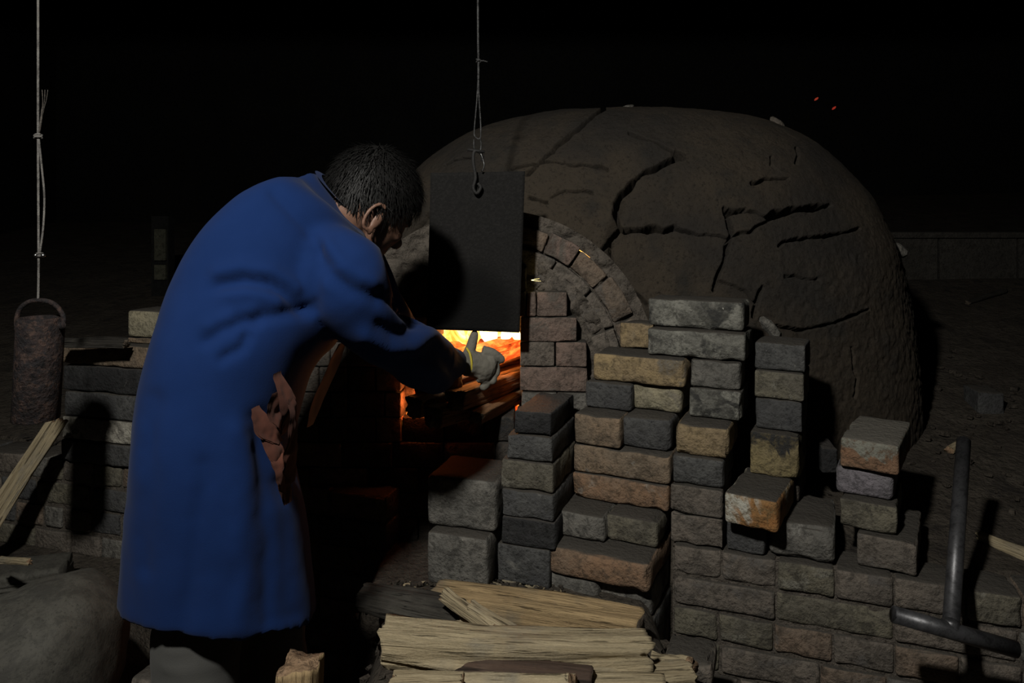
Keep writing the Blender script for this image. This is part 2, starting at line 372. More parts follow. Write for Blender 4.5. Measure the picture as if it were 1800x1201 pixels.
# ================================================================ BRICK FRONT WALLS
def dplane(px, c=1.73, ang=16):
    a = R(ang); t = (px-HX)/F; return c/(math.sin(a)*t+math.cos(a))
def wall_rows(parent, rows, pitch, c, mats, gap=2.2, ang=16, dp=.11):
    for zt, xs in rows:
        for i in range(len(xs)-1):
            x0, x1 = xs[i]+gap/2, xs[i+1]-gap/2; xm = (x0+x1)/2
            key = random.random(); mt = mats[int(key*len(mats))]
            brick_at(x0, x1, zt-pitch+.007, zt, dplane(xm, c, ang)-random.uniform(0, .005), ang+random.uniform(-.6, .6), dp, mt, parent, fine=(xm > 1100), chip=.005, r=.008)
random.seed(4)
rw = empty('brick_wall', 'mortared grey brown brick retaining wall in the lower right corner', 'wall', P(1500, 1300, 1.6))
z0 = .492
rows = [(z0, [1183, 1268, 1366, 1468, 1572, 1700, 1798, 1900]),
        (z0-.07, [1183, 1364, 1571, 1790, 1900]),
        (z0-.14, [1183, 1262, 1360, 1464, 1573, 1688, 1800, 1900]),
        (z0-.21, [1183, 1266, 1442, 1560, 1662, 1800, 1900]),
        (z0-.28, [1183, 1300, 1480, 1590, 1780, 1900]), (z0-.35, [1183, 1270, 1370, 1560, 1680, 1900])]
wall_rows(rw, rows, .07, 1.73, ang=20, mats=['wall', 'wall', 'wallb', 'grey', 'wall', 'wallb', 'olive'])
def slab_plane(px0, px1, zb, zt, c, ang, th, mat, parent, name):
    V = []
    a = R(ang)
    for th_ in (0, th):
        for x in (px0, px1):
            t = (x-HX)/F; d = c/(math.sin(a)*t+math.cos(a))
            for z in (zb, zt): V.append((t*d+math.sin(a)*th_, d+math.cos(a)*th_, z))
    f = [(0, 2, 3, 1), (4, 5, 7, 6), (0, 1, 5, 4), (2, 6, 7, 3), (1, 3, 7, 5), (0, 4, 6, 2)]
    # dense, roughened front
    V = np.array(V); n, m = 120, 24; G = []
    for j in range(m+1):
        for i in range(n+1):
            p = V[0]*(1-i/n)+V[2]*(i/n); G.append((p[0], p[1], zb+(zt-zb)*j/m))
    G = np.array(G); nr = np.array([math.sin(a), math.cos(a), 0]); G -= nr*(.003+fbm(G*60, 9, 3)*.004)[:, None]
    gf = [(j*(n+1)+i, j*(n+1)+i+1, (j+1)*(n+1)+i+1, (j+1)*(n+1)+i) for j in range(m) for i in range(n)]
    VV, FF = join([(G, gf), (V, f[1:])])
    return mk(name, VV, FF, mat, parent, smooth=False)
slab_plane(1183, 1900, .1, z0-.006, 1.738, 20, .09, M_mortar, rw, 'mortar')

lw = empty('brick_wall', 'low mortared brick wall at the left edge under the stacked long bricks', 'wall', P(100, 1200, 2.15))
zl = .539
rows = [(zl, [-120, -30, 38, 84, 109, 164, 213, 290, 380, 480, 580, 680]),
        (zl-.07, [-100, 0, 62, 80, 160, 230, 330, 430, 530, 600, 680]),
        (zl-.14, [-120, -50, 26, 75, 108, 160, 211, 300, 400, 480, 560, 680]),
        (zl-.21, [-100, -20, 60, 122, 176, 240, 340, 440, 560, 680]),
        (zl-.28, [-120, -10, 90, 180, 260, 360, 460, 560, 680]), (zl-.35, [-100, 0, 120, 240, 340, 430, 540, 680]), (zl-.42, [-100, 60, 180, 300, 400, 500, 680])]
wall_rows(lw, rows, .07, 1.715, ['wall', 'wallb', 'olive', 'wall', 'grey', 'dark'])
slab_plane(-160, 680, .1, zl-.008, 1.722, 16, .09, M_mortar, lw, 'mortar')

# ================================================================ KILN
AC = np.array([-.046, 2.0, .827])       # centre of the arch
kiln = empty('kiln', 'large cracked clay dome kiln with a brick arch around its burning mouth', 'kiln', (.35, 2.6, .4))
cx, cy, zb = .47, 2.76, .40; rxr, rxl, ryf, ryb, rz = .925, 1.06, .76, .9, 1.235; q_ = 3.0
def dome_pts(TH, PH):
    c, s = np.cos(TH), np.sin(TH)
    p_ = np.where(c > 0, 2.45, 2.9); n = (np.abs(c)**p_+np.abs(s)**p_)**(1/p_)
    X = c/n; Y = s/n
    rh = np.cos(PH)**(2/q_); zr = np.sin(PH)**(2/q_)
    return np.stack([cx+X*rh*np.where(X > 0, rxr, rxl), cy+Y*rh*np.where(Y > 0, ryb, ryf), zb+rz*zr], 1)
NT, NP = 1060, 560
th = np.concatenate([np.linspace(R(-195), R(-160), 60, endpoint=False), np.linspace(R(-160), R(-5), NT-140, endpoint=False), np.linspace(R(-5), R(15), 20, endpoint=False), np.linspace(R(15), R(165), 60, endpoint=False)])
ph = np.concatenate([np.linspace(R(.01), R(75), NP-40, endpoint=False), np.linspace(R(75), R(89.9), 40)])
TH, PH = np.meshgrid(th, ph); DV = dome_pts(TH.ravel(), PH.ravel())
cen = np.array([cx, cy, zb]); dirn = (DV-cen)/np.array([rxr, ryf, rz])**2; dirn /= np.linalg.norm(dirn, axis=1)[:, None]
cracks = [  # (width px, depth, points)
 (5, .03, [(928, 305), (950, 285), (975, 262), (1005, 235), (1035, 212), (1060, 192)]),
 (4, .015, [(1108, 236), (1130, 243), (1150, 250), (1180, 266), (1196, 273)]),
 (9, .03, [(1188, 270), (1200, 276)]),
 (6, .035, [(1200, 276), (1180, 284), (1160, 293), (1140, 302), (1125, 310), (1112, 322), (1100, 335), (1090, 347), (1083, 360), (1082, 378), (1092, 400), (1082, 412), (1068, 425), (1055, 440), (1044, 454)]),
 (6.5, .035, [(1095, 405), (1115, 404), (1140, 402), (1165, 403), (1183, 402)]), (4, .02, [(1183, 402), (1200, 407), (1220, 412), (1250, 415), (1283, 420)]),
 (5, .03, [(1273, 368), (1280, 385), (1286, 410), (1283, 420), (1276, 435), (1274, 450), (1268, 470), (1263, 487), (1256, 508)]),
 (6, .03, [(1275, 374), (1295, 374), (1310, 370)]), (3, .015, [(1310, 370), (1335, 377), (1348, 382)]),
 (7.5, .035, [(1346, 382), (1362, 376), (1380, 374), (1400, 368), (1420, 367), (1445, 362), (1460, 360)]),
 (3, .015, [(1283, 418), (1300, 410), (1318, 408), (1335, 396), (1350, 388)]),
 (3.5, .02, [(1368, 432), (1378, 424), (1405, 419), (1430, 417), (1460, 413), (1490, 407), (1510, 400)]),
 (5, .025, [(1339, 505), (1332, 520), (1328, 535), (1322, 556)]),
 (5, .02, [(930, 348), (945, 352), (962, 356)]), (3, .012, [(970, 348), (985, 338), (1000, 335), (1020, 336), (1042, 338)]),
 (3, .012, [(900, 297), (930, 288), (960, 285), (1010, 290), (1040, 294), (1068, 298)]),
 (4, .015, [(1320, 324), (1335, 320), (1348, 316), (1364, 315), (1385, 315)]), (3, .012, [(1355, 276), (1357, 290), (1364, 300)]),
 (3, .012, [(1400, 260), (1403, 275), (1399, 290)]),
 (4, .02, [(1070, 425), (1072, 445), (1073, 460), (1085, 476), (1095, 490), (1108, 506), (1120, 515), (1136, 532)]),
 (3, .015, [(1100, 500), (1112, 530), (1120, 545)]),
 (3.5, .015, [(1336, 560), (1360, 572), (1385, 578), (1410, 580), (1440, 572), (1475, 568), (1500, 556), (1530, 545)]),
 (2.5, .01, [(1380, 488), (1398, 482), (1420, 490), (1440, 490)]), (2.5, .01, [(1500, 610), (1502, 640), (1510, 665), (1508, 700)]),
 (2.5, .01, [(1260, 492), (1280, 500), (1310, 512), (1325, 530)]),
 (9, .04, [(662, 486), (680, 468), (697, 456), (715, 444), (735, 434), (760, 424)]),
 (4, .025, [(762, 372), (748, 388), (737, 400), (726, 412), (725, 440)]), (5.5, .03, [(710, 448), (718, 466), (728, 486)]), (2.5, .015, [(728, 486), (738, 504)]),
 (4, .02, [(704, 540), (714, 532), (725, 524)]), (3, .015, [(708, 548), (722, 540), (736, 534)]), (3, .015, [(743, 512), (742, 530), (745, 552)]),
 (3, .012, [(620, 560), (660, 545), (704, 540)]), (3, .012, [(785, 292), (800, 285), (830, 280)]),
]
px, py = proj(DV); front = (DV[:, 1] < cy+.1)
jx = fbm(np.stack([px/16, py/16, 0*px], 1), 21, 3)*4.5; jy = fbm(np.stack([px/16, py/16, 0*px+9], 1), 22, 3)*4.5
wj = 1+.6*vnoise(np.stack([px/22, py/22, 0*px+3], 1), 23)
dep = np.zeros(len(DV))
for wd, dp, pl in cracks:
    dmin = np.full(len(DV), 1e9); pl = np.array(pl, float)
    bx = front & (px > pl[:, 0].min()-40) & (px < pl[:, 0].max()+40) & (py > pl[:, 1].min()-40) & (py < pl[:, 1].max()+40)
    qx, qy = (px+jx)[bx], (py+jy)[bx]; dm = np.full(len(qx), 1e9)
    for a, b in zip(pl[:-1], pl[1:]):
        ab = b-a; t = np.clip(((qx-a[0])*ab[0]+(qy-a[1])*ab[1])/(ab@ab), 0, 1)
        dm = np.minimum(dm, np.hypot(qx-a[0]-t*ab[0], qy-a[1]-t*ab[1]))
    hw = wd*.5*wj[bx]*1.35; dp = dp*1.9
    prof = 1-sst(hw*.55, hw+1.3, dm); lip = np.exp(-((dm-hw-3)/5)**2)*.0
    dep[bx] = np.maximum(dep[bx], dp*prof)
rough = .35+.65*sst(1250, 1480, px)*sst(300, 520, py)
D = fbm(DV*3.2, 31, 3)*.016+fbm(DV*16, 32, 3)*.004+fbm(DV*60, 33, 3)*.0032*rough*1.6-dep
DV = DV+dirn*D[:, None]
# clay plate over the arch stands proud
q = (px < 1090) & (px > 900) & (py > 330) & (py < 452)
DV[:, 1] -= np.where(front, .02*sst(900, 960, px)*(1-sst(1062, 1088, px+ (py-400)*.35))*sst(330, 380, py)*(1-sst(455, 470, py)), 0)
# faces, with the arch opening cut out
ra = np.hypot(DV[:, 0]-AC[0], DV[:, 2]-AC[2]); ang = np.degrees(np.arctan2(DV[:, 2]-AC[2], DV[:, 0]-AC[0]))
Rcut = np.where((ang > -70) & (ang < 72), .372, .25)
hole = front & (ra < Rcut) & (DV[:, 1] < 2.4)
hole |= front & (np.abs(DV[:, 0]-AC[0]) < Rcut) & (DV[:, 2] < AC[2]) & (DV[:, 1] < 2.4)
keep = ~hole
ii = np.arange(NP*NT).reshape(NP, NT); A = ii[:-1, :]; B = np.roll(ii, -1, 1)[:-1, :]; Cc = np.roll(ii, -1, 1)[1:, :]; Dd = ii[1:, :]
quads = np.stack([A.ravel(), B.ravel(), Cc.ravel(), Dd.ravel()], 1); quads = quads[keep[quads].all(1)]
used = np.unique(quads); remap = -np.ones(len(DV), int); remap[used] = np.arange(len(used))
dome = mk('clay_dome', DV[used], remap[quads], M_clay, kiln)
# voussoirs of the arch
def radial_brick(a0, a1, r0, r1, y0, dp, mat, seed, name='arch_brick'):
    na, nr, ny = 5, 5, 3; rr = .006; idx = {}; V = []; 
    W = (r0+r1)/2*R(a1-a0); me = brick_mesh(W, dp, r1-r0, BM[mat], .006, seed, .02, chip=.006)
    n = len(me.vertices); v = np.empty(n*3); me.vertices.foreach_get('co', v); v = v.reshape(-1, 3)
    am = R((a0+a1)/2); rad = r0+v[:, 2]; aa = am-v[:, 0]/W*R(a1-a0)
    out = np.stack([AC[0]+rad*np.cos(aa), y0+v[:, 1], AC[2]+rad*np.sin(aa)], 1)
    f = [tuple(p.vertices) for p in me.polygons]; bpy.data.meshes.remove(me)
    return mk(name, out, f, BM[mat], kiln)
k = 0; aa = -30
while aa < 118:
    st = random.choice([15, 17, 19, 21]); k += 1
    radial_brick(aa+.35, aa+st-.35, .275+random.uniform(-.004, .004), .345, 1.995+random.uniform(-.008, .006), .2, random.choice(['grey', 'wall', 'pink', 'wall']), k)
    aa += st
aa = -24
while aa < 80:
    st = random.choice([13, 15, 18]); k += 1
    radial_brick(aa+.4, aa+st-.4, .348, .405+random.uniform(-.004, .006), 2.0+random.uniform(-.006, .008), .2, random.choice(['wallb', 'pink', 'wallb', 'brown']), k); aa += st
# crumbled clay groove between the arch and the infill
def annulus(r0, r1, a0, a1, y, amp, n=110, m=14):
    G = []
    for j in range(m+1):
        for i in range(n+1):
            a = R(a0+(a1-a0)*i/n); r = r0+(r1-r0)*j/m; G.append((AC[0]+r*math.cos(a), y, AC[2]+r*math.sin(a)))
    G = np.array(G); G[:, 1] -= fbm(G*38, 41, 4)*amp
    return G, [(j*(n+1)+i, j*(n+1)+i+1, (j+1)*(n+1)+i+1, (j+1)*(n+1)+i) for j in range(m) for i in range(n)]
mk('clay_packing', *annulus(.222, .318, -40, 200, 1.994, .022, 260, 34), M_mortar, kiln)
mk('clay_packing', *annulus(.26, .44, -60, 240, 2.02, .022, 300, 40), M_mortar, kiln)
# infill brickwork of the mouth: rows 0.066 m high on plane d = 1.95
def irow(zt, xs, mats, d=1.95, ang=3):
    for i in range(len(xs)-1):
        if xs[i] is None or xs[i+1] is None: continue
        brick_at(xs[i]+.8, xs[i+1]-.8, zt-.066+.0015, zt, d-random.uniform(0, .006), ang, .13, mats[i % len(mats)], kiln, chip=.003, r=.004)
jr = ['pink', 'pink', 'wall']
irow(1.050, [925, 943, 998], jr); irow(.984, [914, 1015], jr); irow(.918, [913, 976, 1032], jr[::-1])
irow(.852, [913, 1034], jr); irow(.785, [916, 979, 1042], ['grey', 'grey']); irow(.719, [905, 960, 1040], ['wall', 'wall'])
irow(.719, [706, 780, 850, 904], ['soot_shade'], 1.955); irow(1.116, [762, 840, 926], ['soot_shade']); irow(1.05, [760, 850, 925], ['soot_shade'])
irow(1.182, [765, 850, 900], ['soot_shade'])
Vd, Fd = annulus(.04, .245, 12, 178, 1.999, .018, 200, 30); Fd = [f_ for f_ in Fd if Vd[list(f_), 2].min() > .985]
ud = sorted({a_ for f_ in Fd for a_ in f_}); md = {a_: i for i, a_ in enumerate(ud)}; mk('clay_packing', Vd[ud], [tuple(md[a_] for a_ in f_) for f_ in Fd], M_mortar, kiln)
for r_, zt in enumerate([.984, .918, .852, .785, .719]):
    irow(zt, [452, 505+r_ % 2*18, 560+r_ % 2*20, 610, 660+r_ % 2*15, 706], ['soot_shade', 'soot_shade', 'soot_shade', 'soot_shade', 'wallb'])  # bricks left of the mouth coloured dark in place of the person's shadow
irow(.984, [706, 768], ['wallb'])
for r_ in range(5):
    off = r_ % 2*45
    irow(.653-.066*r_, [452, 520+off*.5, 600+off, 690+off, 780+off, 870+off, 960, 1040], ['soot_shade', 'wallb', 'soot_shade'])
# firebox behind the mouth
def fbx():
    x0, x1, y0, y1, z0_, z1_ = -.31, .03, 2.0, 2.62, .63, 1.02
    V = np.array([(x, y, z) for y in (y0, y1) for z in (z0_, z1_) for x in (x0, x1)], float)
    return V, [(0, 1, 5, 4), (2, 6, 7, 3), (0, 4, 6, 2), (1, 3, 7, 5), (4, 5, 7, 6)]
mk('firebox', *fbx(), BM['soot_shade'], kiln, smooth=False)
# loose shards on the dome
for i, (x, y, d, s, rt) in enumerate([(1572, 440, 2.66, .07, 40), (1372, 204, 2.45, .05, 60), (1104, 188, 2.5, .04, 5), (1590, 590, 2.7, .05, 80), (1353, 578, 2.1, .06, 70)]):
    nv = np.where(DV[:, 1] < cy+.15, (px-x)**2+(py-y)**2, 1e9).argmin(); p = DV[nv]; V, f = ellipsoid(p, [np.array([s*.5, 0, -s*.5*math.sin(R(rt))]), np.array([0, s*.4, 0]), np.array([s*.22, 0, s*.25])], 6, 8)
    V = V+fbm(V*40, i, 2)[:, None]*.008
    mk('clay_shard', V, f, [BM['grey'], BM['wall']][i % 2], kiln, smooth=False)

# ================================================================ FIRE
fl = empty('fire', 'orange to yellow wood fire glowing in the kiln mouth under the iron plate', 'fire', (-.12, 2.3, .66))
def wavy(x0, x1, z0_, z1_, y, amp, seed, n=70, m=40, lean=0):
    G = np.array([(x0+(x1-x0)*i/n, y, z0_+(z1_-z0_)*j/m) for j in range(m+1) for i in range(n+1)])
    G[:, 1] += fbm(G*np.array([14, 1, 9]), seed, 3)*amp+lean*(G[:, 2]-z0_)
    return G, [(j*(n+1)+i, j*(n+1)+i+1, (j+1)*(n+1)+i+1, (j+1)*(n+1)+i) for j in range(m) for i in range(n)]
mk('flame', *wavy(-.30, .02, .66, 1.0, 2.50, .06, 51), M_flame, fl)
def tongue(x, y, z, h, r, seed, mat):
    rings = []
    for i in range(10):
        t = i/9; rr = r*(math.sin(math.pi*(t*.85+.12)))**.8*(1-t*.5)+.001
        c = np.array([x+math.sin(t*5+seed)*.012, y+math.cos(t*4+seed)*.012, z+h*t]); a = np.arange(10)*2*math.pi/10
        rings.append(np.stack([c[0]+rr*np.cos(a), c[1]+rr*np.sin(a)*.7, c[2]+0*a], 1))
    return mk('flame', *loft(rings), mat, fl)
for i, (x, y, z, h, r, mt) in enumerate([(-.02, 2.22, .88, .11, .028, M_hot), (.004, 2.16, .89, .09, .02, M_hot), (-.06, 2.28, .86, .13, .035, M_hot), (-.12, 2.3, .84, .14, .03, M_flame), (-.17, 2.28, .82, .15, .03, M_flame), (-.22, 2.3, .82, .14, .03, M_flame)]):
    tongue(x, y, z, h, r, i*1.7, mt)
# ---------------------------------------------------------------- logs
def log_geo(a, b, ra, rb=None, seed=0, kind='split', rough=1., n=60, m=44, up=(0, 0, 1), bow=0.):
    a = np.array(a, float); b = np.array(b, float); rb = rb or ra; T = (b-a); Ln = np.linalg.norm(T); T /= Ln
    u = np.array(up, float); u -= T*(u@T); u /= np.linalg.norm(u); v = np.cross(T, u)
    rs = np.random.default_rng(seed); k = {'split': rs.choice([3, 4, 5]), 'slat': 4, 'round': 9, 'quad': 4}[kind]
    pa = np.sort((np.arange(k)+rs.uniform(-.22, .22, k))*2*math.pi/k+rs.uniform(0, 6)); pr = rs.uniform(.85, 1.1, k)
    if kind == 'slat': pa = np.array([.5, 2.64, 3.64, 5.78]); pr = np.ones(4)
    if kind == 'quad': pa = np.array([.78, 2.36, 3.93, 5.5])+rs.uniform(-.12, .12, 4); pr = rs.uniform(1.1, 1.25, 4)
    th_ = np.arange(m)*2*math.pi/m
    pc = np.stack([pr*np.cos(pa), pr*np.sin(pa)], 1); rad = np.zeros(m)
    for i, t in enumerate(th_):
        dx, dy = math.cos(t), math.sin(t); best = .9
        for j in range(k):
            p, q = pc[j], pc[(j+1) % k]; den = dx*(q[1]-p[1])-dy*(q[0]-p[0])
            if abs(den) < 1e-6: continue
            s = (p[0]*(q[1]-p[1])-p[1]*(q[0]-p[0]))/den; w_ = (p[0]*dy-p[1]*dx)/den
            if s > 0 and -.001 <= w_ <= 1.001: best = s; break
        rad[i] = best
    L_ = np.linspace(0, 1, n); rings = []
    for i, t in enumerate(L_):
        e = rough*(vnoise(np.stack([th_*3.2, 0*th_+t*1.6, 0*th_+seed*3.3], 1), seed)*.10+vnoise(np.stack([th_*8, 0*th_+t*3.5, 0*th_+seed], 1), seed+1)*.09+vnoise(np.stack([th_*19, 0*th_+t*5, 0*th_+seed], 1), seed+2)*.06)
        # continuous across 0/2pi
        blend = np.clip((th_-5.6)/.68, 0, 1); e = e*(1-blend)+e[0]*blend
        r_ = rad*(1+e)*(1+.05*math.sin(t*5+seed))
        if i in (0, n-1): r_ = r_*.985
        c = a+T*Ln*t+u*(bow*math.sin(math.pi*t))
        off = rough*.006*vnoise(np.stack([th_*2, 0*th_, 0*th_+seed+(0 if i < n/2 else 50)], 1), seed+5) if i in (0, 1, n-2, n-1) else 0*th_
        rings.append(c+np.outer(r_*np.cos(th_)*ra, u)+np.outer(r_*np.sin(th_)*rb, v)+np.outer(off, T))
    V, f = loft(rings); nf = (n-1)*m; mi = [0]*nf+[1]*(2*m)
    return V, f, mi, T
def logo(name, A, Bp, ra, rb, seed, mats, label=None, cat='firewood', group=None, parent=None, **kw):
    V, f, mi, T = log_geo(A, Bp, ra, rb, seed, **kw)
    # local frame with x along the grain so the wood grain follows the log
    org = (np.array(A)+np.array(Bp))/2; rot = Vector(T).to_track_quat('X', 'Z').to_matrix(); M = np.array(rot)
    Lc = (V-org)@M
    o = bpy.data.objects.new(name, mesh(name, Lc, f, mats, True, mi)); C.objects.link(o)
    o.rotation_euler = rot.to_euler()
    if parent is not None: o.parent = parent; o.location = Vector(org)-wloc(parent)
    else: o.location = tuple(org); tag(o, label, cat, group)
    return o
G1 = 'split logs pushed into the kiln mouth'
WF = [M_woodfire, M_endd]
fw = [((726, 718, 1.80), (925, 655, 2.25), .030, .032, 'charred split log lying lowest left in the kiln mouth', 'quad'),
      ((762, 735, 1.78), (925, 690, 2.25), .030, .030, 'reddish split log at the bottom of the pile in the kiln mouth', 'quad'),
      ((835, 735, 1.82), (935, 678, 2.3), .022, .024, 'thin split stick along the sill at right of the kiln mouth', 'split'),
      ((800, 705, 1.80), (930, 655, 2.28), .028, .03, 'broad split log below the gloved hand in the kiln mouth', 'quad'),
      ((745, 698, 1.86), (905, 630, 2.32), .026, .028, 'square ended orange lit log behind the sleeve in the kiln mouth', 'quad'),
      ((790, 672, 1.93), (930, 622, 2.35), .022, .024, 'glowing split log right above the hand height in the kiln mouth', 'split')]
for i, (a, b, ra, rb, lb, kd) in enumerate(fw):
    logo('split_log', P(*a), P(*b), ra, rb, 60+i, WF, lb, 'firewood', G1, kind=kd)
for i, (a, b, ra, mt) in enumerate([((770, 628, 2.1), (930, 600, 2.42), .018, M_ember), ((775, 645, 2.08), (935, 618, 2.4), .018, M_ember), ((800, 622, 2.06), (935, 585, 2.4), .014, M_ember), ((765, 612, 2.2), (900, 596, 2.45), .016, M_ember), ((850, 640, 2.04), (930, 612, 2.3), .014, M_ember)]):
    logo('burning_log', P(*a), P(*b), ra, ra, 80+i, [mt, mt], parent=fl, kind='split')
mk('ember_bed', *wavy(-.30, .02, 2.05, 2.6, 0, 0, 3), M_ember, fl) if False else None
G = np.array([(-.30+.32*i/40, 2.02+.58*j/40, .70) for j in range(41) for i in range(41)]); G[:, 2] += fbm(G*20, 55, 3)*.02+.12*sst(2.1, 2.5, G[:, 1])
mk('ember_bed', G, [(j*41+i, j*41+i+1, (j+1)*41+i+1, (j+1)*41+i) for j in range(40) for i in range(40)], M_ember, fl)
for i, (x, y) in enumerate([(712, 742), (718, 726), (722, 757), (708, 735), (730, 750)]):
    V_, f_ = ellipsoid(P(x, y, 1.965), [np.array([.007, 0, .002]), np.array([0, .008, 0]), np.array([0, 0, .005])], 5, 7); mk('added_ember', V_, f_, M_ember, fl)  # embers added on the sill to go with the added lamp
# fire seen through the gap over the arch and beside the jamb
gp = [P(x, y, 2.016) for x, y in [(966, 421), (985, 427), (1003, 433), (1020, 441), (1037, 453)]]
mk('flame', *tube(catmull(gp, 12), [.0003, .0005, .0009, .0012, .0014, .0016, .0018, .0018, .0016, .0012, .0008, .0004], 6), M_flame, fl)
tongue(*P(943, 494, 1.955), .005, .0016, 2, M_hot)
for i, (x, y) in enumerate([(1435, 174), (1466, 190)]):
    p = P(x, y, 3.2); V, f = ellipsoid(p, [np.array([.009, 0, .004]), np.array([0, .004, 0]), np.array([.002, 0, .007])], 5, 6)
    o = mk('spark', V, f, M_spark); tag(o, ['small red spark in the dark above the dome, upper left of two', 'small red spark in the dark above the dome, lower right of two'][i], 'spark', 'red sparks over the kiln')

# ================================================================ LOOSE BRICKS
def lb(px0, px1, zb_, zt_, d, ang, dp, mat, label, group, **kw):
    return brick_at(px0, px1, zb_+.0008, zt_-.0004, d, ang, dp, mat, None, 'brick', label, group, **kw)
GA = 'loose bricks stacked right of the kiln mouth'; a20 = 25
lb(1138, 1307, .9715, 1.043, 1.82, 25, .114, 'mottled', 'mottled dark grey brick on the very top of the tallest middle stack', GA, r=.009, chip=.007)
lb(1138, 1310, .905, .9715, 1.79, 25, .15, 'mottled', 'mottled grey brick second from the top of the tallest middle stack', GA, r=.008, chip=.007)
lb(1042, 1204, .835, .904, 1.82, 25, .12, 'yellow', 'long ochre yellow brick lying on the middle stack, its left half uncovered', GA, r=.010)
lb(1090, 1150, .904, .972, 1.93, 16, .06, 'yellow', 'rough ochre brick end wedged between arch and topmost grey bricks', GA, chip=.008)
lb(1029, 1109, .768, .835, 1.84, 25, .12, 'dark', 'dark grey brick end under the left half of the long ochre brick', GA, r=.008)
lb(1111, 1198, .768, .835, 1.82, 25, .12, 'cream', 'pale cream brick end under the right half of the long ochre brick', GA, r=.011)
lb(1213, 1301, .838, .904, 1.765, 24, .12, 'grey', 'light grey brick directly under the right end of the two mottled bricks', GA, chip=.007)
lb(1211, 1303, .7665, .8375, 1.76, 24, .14, 'mottled', 'speckled charcoal brick just above the yellow topped narrow column', GA, chip=.007)
lb(1008, 1090, .692, .768, 1.785, a20, .16, 'brown', 'brown brick end left of a dark one, above two long brown bricks', GA, r=.009)
lb(1093, 1178, .692, .768, 1.765, a20, .17, 'dark', 'dark slate brick end right of a brown one, above two long bricks', GA, r=.010)
lb(1187, 1280, .694, .7655, 1.705, 24, .17, 'yellow', 'yellow brick with a charred lower edge heading the narrow column', GA, r=.010, chip=.007)
lb(1007, 1177, .623, .692, 1.765, a20, .17, 'brown', 'upper long brown brick with a white scuff in the middle stack', GA, r=.009, chip=.006)
lb(1182, 1272, .628, .694, 1.70, 24, .17, 'dark', 'blue grey dark brick under the yellow brick of the narrow column', GA, r=.008)
lb(1005, 1175, .560, .623, 1.765, a20, .17, 'rust', 'lower long reddish brown brick in the middle stack', GA, r=.009, chip=.006)
lb(1178, 1270, .562, .628, 1.695, 24, .17, 'wall', 'scuffed grey brown brick, third in the narrow column', GA, chip=.008)
lb(1179, 1270, .4925, .562, 1.697, 24, .17, 'wall', 'rough flaking brick at the foot of the narrow column', GA, chip=.012)
lb(977, 1062, .498, .560, 1.715, a20, .20, 'grey', 'light grey brick end on the middle step, left of a brown end', GA, r=.011, chip=.006)
lb(1065, 1155, .498, .560, 1.69, a20, .20, 'olive', 'brown grey brick end on the middle step, right of a grey end', GA, r=.010, chip=.007)
lb(963, 1141, .432, .498, 1.64, a20, .22, 'rust', 'long rusty brick protruding above two grey ends near the firewood', GA, r=.013, chip=.007)
lb(961, 1050, .366, .432, 1.675, a20, .2, 'grey', 'pitted grey brick end behind the firewood, left of its twin', GA, r=.010)
lb(1053, 1146, .366, .432, 1.65, a20, .2, 'grey', 'plain grey brick end behind the right tip of the golden log', GA, r=.008)
lb(963, 1148, .300, .366, 1.66, a20, .2, 'dark', 'dark long brick low in the middle stack, mostly behind firewood', GA)
lb(965, 1055, .19, .300, 1.68, a20, .2, 'grey', 'left foot brick of the middle stack, hidden behind firewood', GA)
lb(1058, 1148, .19, .300, 1.65, a20, .2, 'wall', 'right foot brick of the middle stack, hidden behind firewood', GA)
GB = 'loose bricks stacked in front of the dome'
lb(1326, 1415, .881, .947, 1.76, 28, .114, 'dark', 'near black brick capping the thin stack in front of the dome', GB)
lb(1326, 1413, .815, .881, 1.75, 28, .12, 'olive', 'grey green brick second from the top of the thin stack before the dome', GB)
lb(1327, 1410, .742, .815, 1.75, 28, .12, 'dark', 'dark brick with a pale cracked edge, third in the thin stack', GB, chip=.009)
black_top = rough_mat('brick_black_top', (.25, .20, .10), (.19, .155, .09), (.03, .03, .03), grad=(2, 3.5), th=(.68, .74), s3=9, dust=DUST_SHADE)  # yellow, turning black towards the top
lb(1318, 1404, .640, .742, 1.725, 28, .14, black_top, 'thick yellow block with a black upper part under the thin stack', GB, chip=.008)
lb(1316, 1404, .573, .640, 1.77, 28, .14, 'soot_shade', 'dark brick hidden behind the white and orange brick', GB)
lb(1273, 1367, .573, .642, 1.60, 31, .20, 'orange', 'white and orange stained brick jutting out over dark bricks', GB, r=.009, chip=.007)
lb(1277, 1346, .4925, .573, 1.66, 24, .2, 'dark', 'small dark brick under the white and orange brick', GB)
lb(1351, 1468, .4925, .573, 1.625, 24, .2, 'grey', 'dusty dark grey brick between orange brick and the right stack', GB, r=.012, chip=.009)
lb(1444, 1474, .600, .665, 1.86, 10, .1, 'black', 'black brick in shadow behind the right stack', GB)
GD = 'loose bricks in the right stack of four'
lb(1506, 1612, .4925, .563, 1.575, 31, .21, 'wall', 'bottom brick of the right stack of four, set furthest right', GD, chip=.005)
lb(1476, 1577, .563, .626, 1.61, 30, .22, 'olive', 'stained grey brick third from the top of the right stack', GD, chip=.006)
lb(1469, 1571, .626, .690, 1.64, 31, .21, 'lavender', 'smooth lavender grey brick second from the top of the right stack', GD, r=.010)
lb(1476, 1580, .690, .756, 1.62, 34, .23, 'peel', 'brick with peeling grey skin over red on top of the right stack', GD, chip=.005)
GE = 'bricks stacked below the kiln mouth'
lb(903, 969, .745, .800, 1.70, 20, .20, 'black', 'glossy black flaking brick on top of the stack below the mouth', GE, chip=.009)
lb(890, 970, .685, .745, 1.70, 20, .2, 'dark', 'smooth dark brick second down in the stack below the mouth', GE)
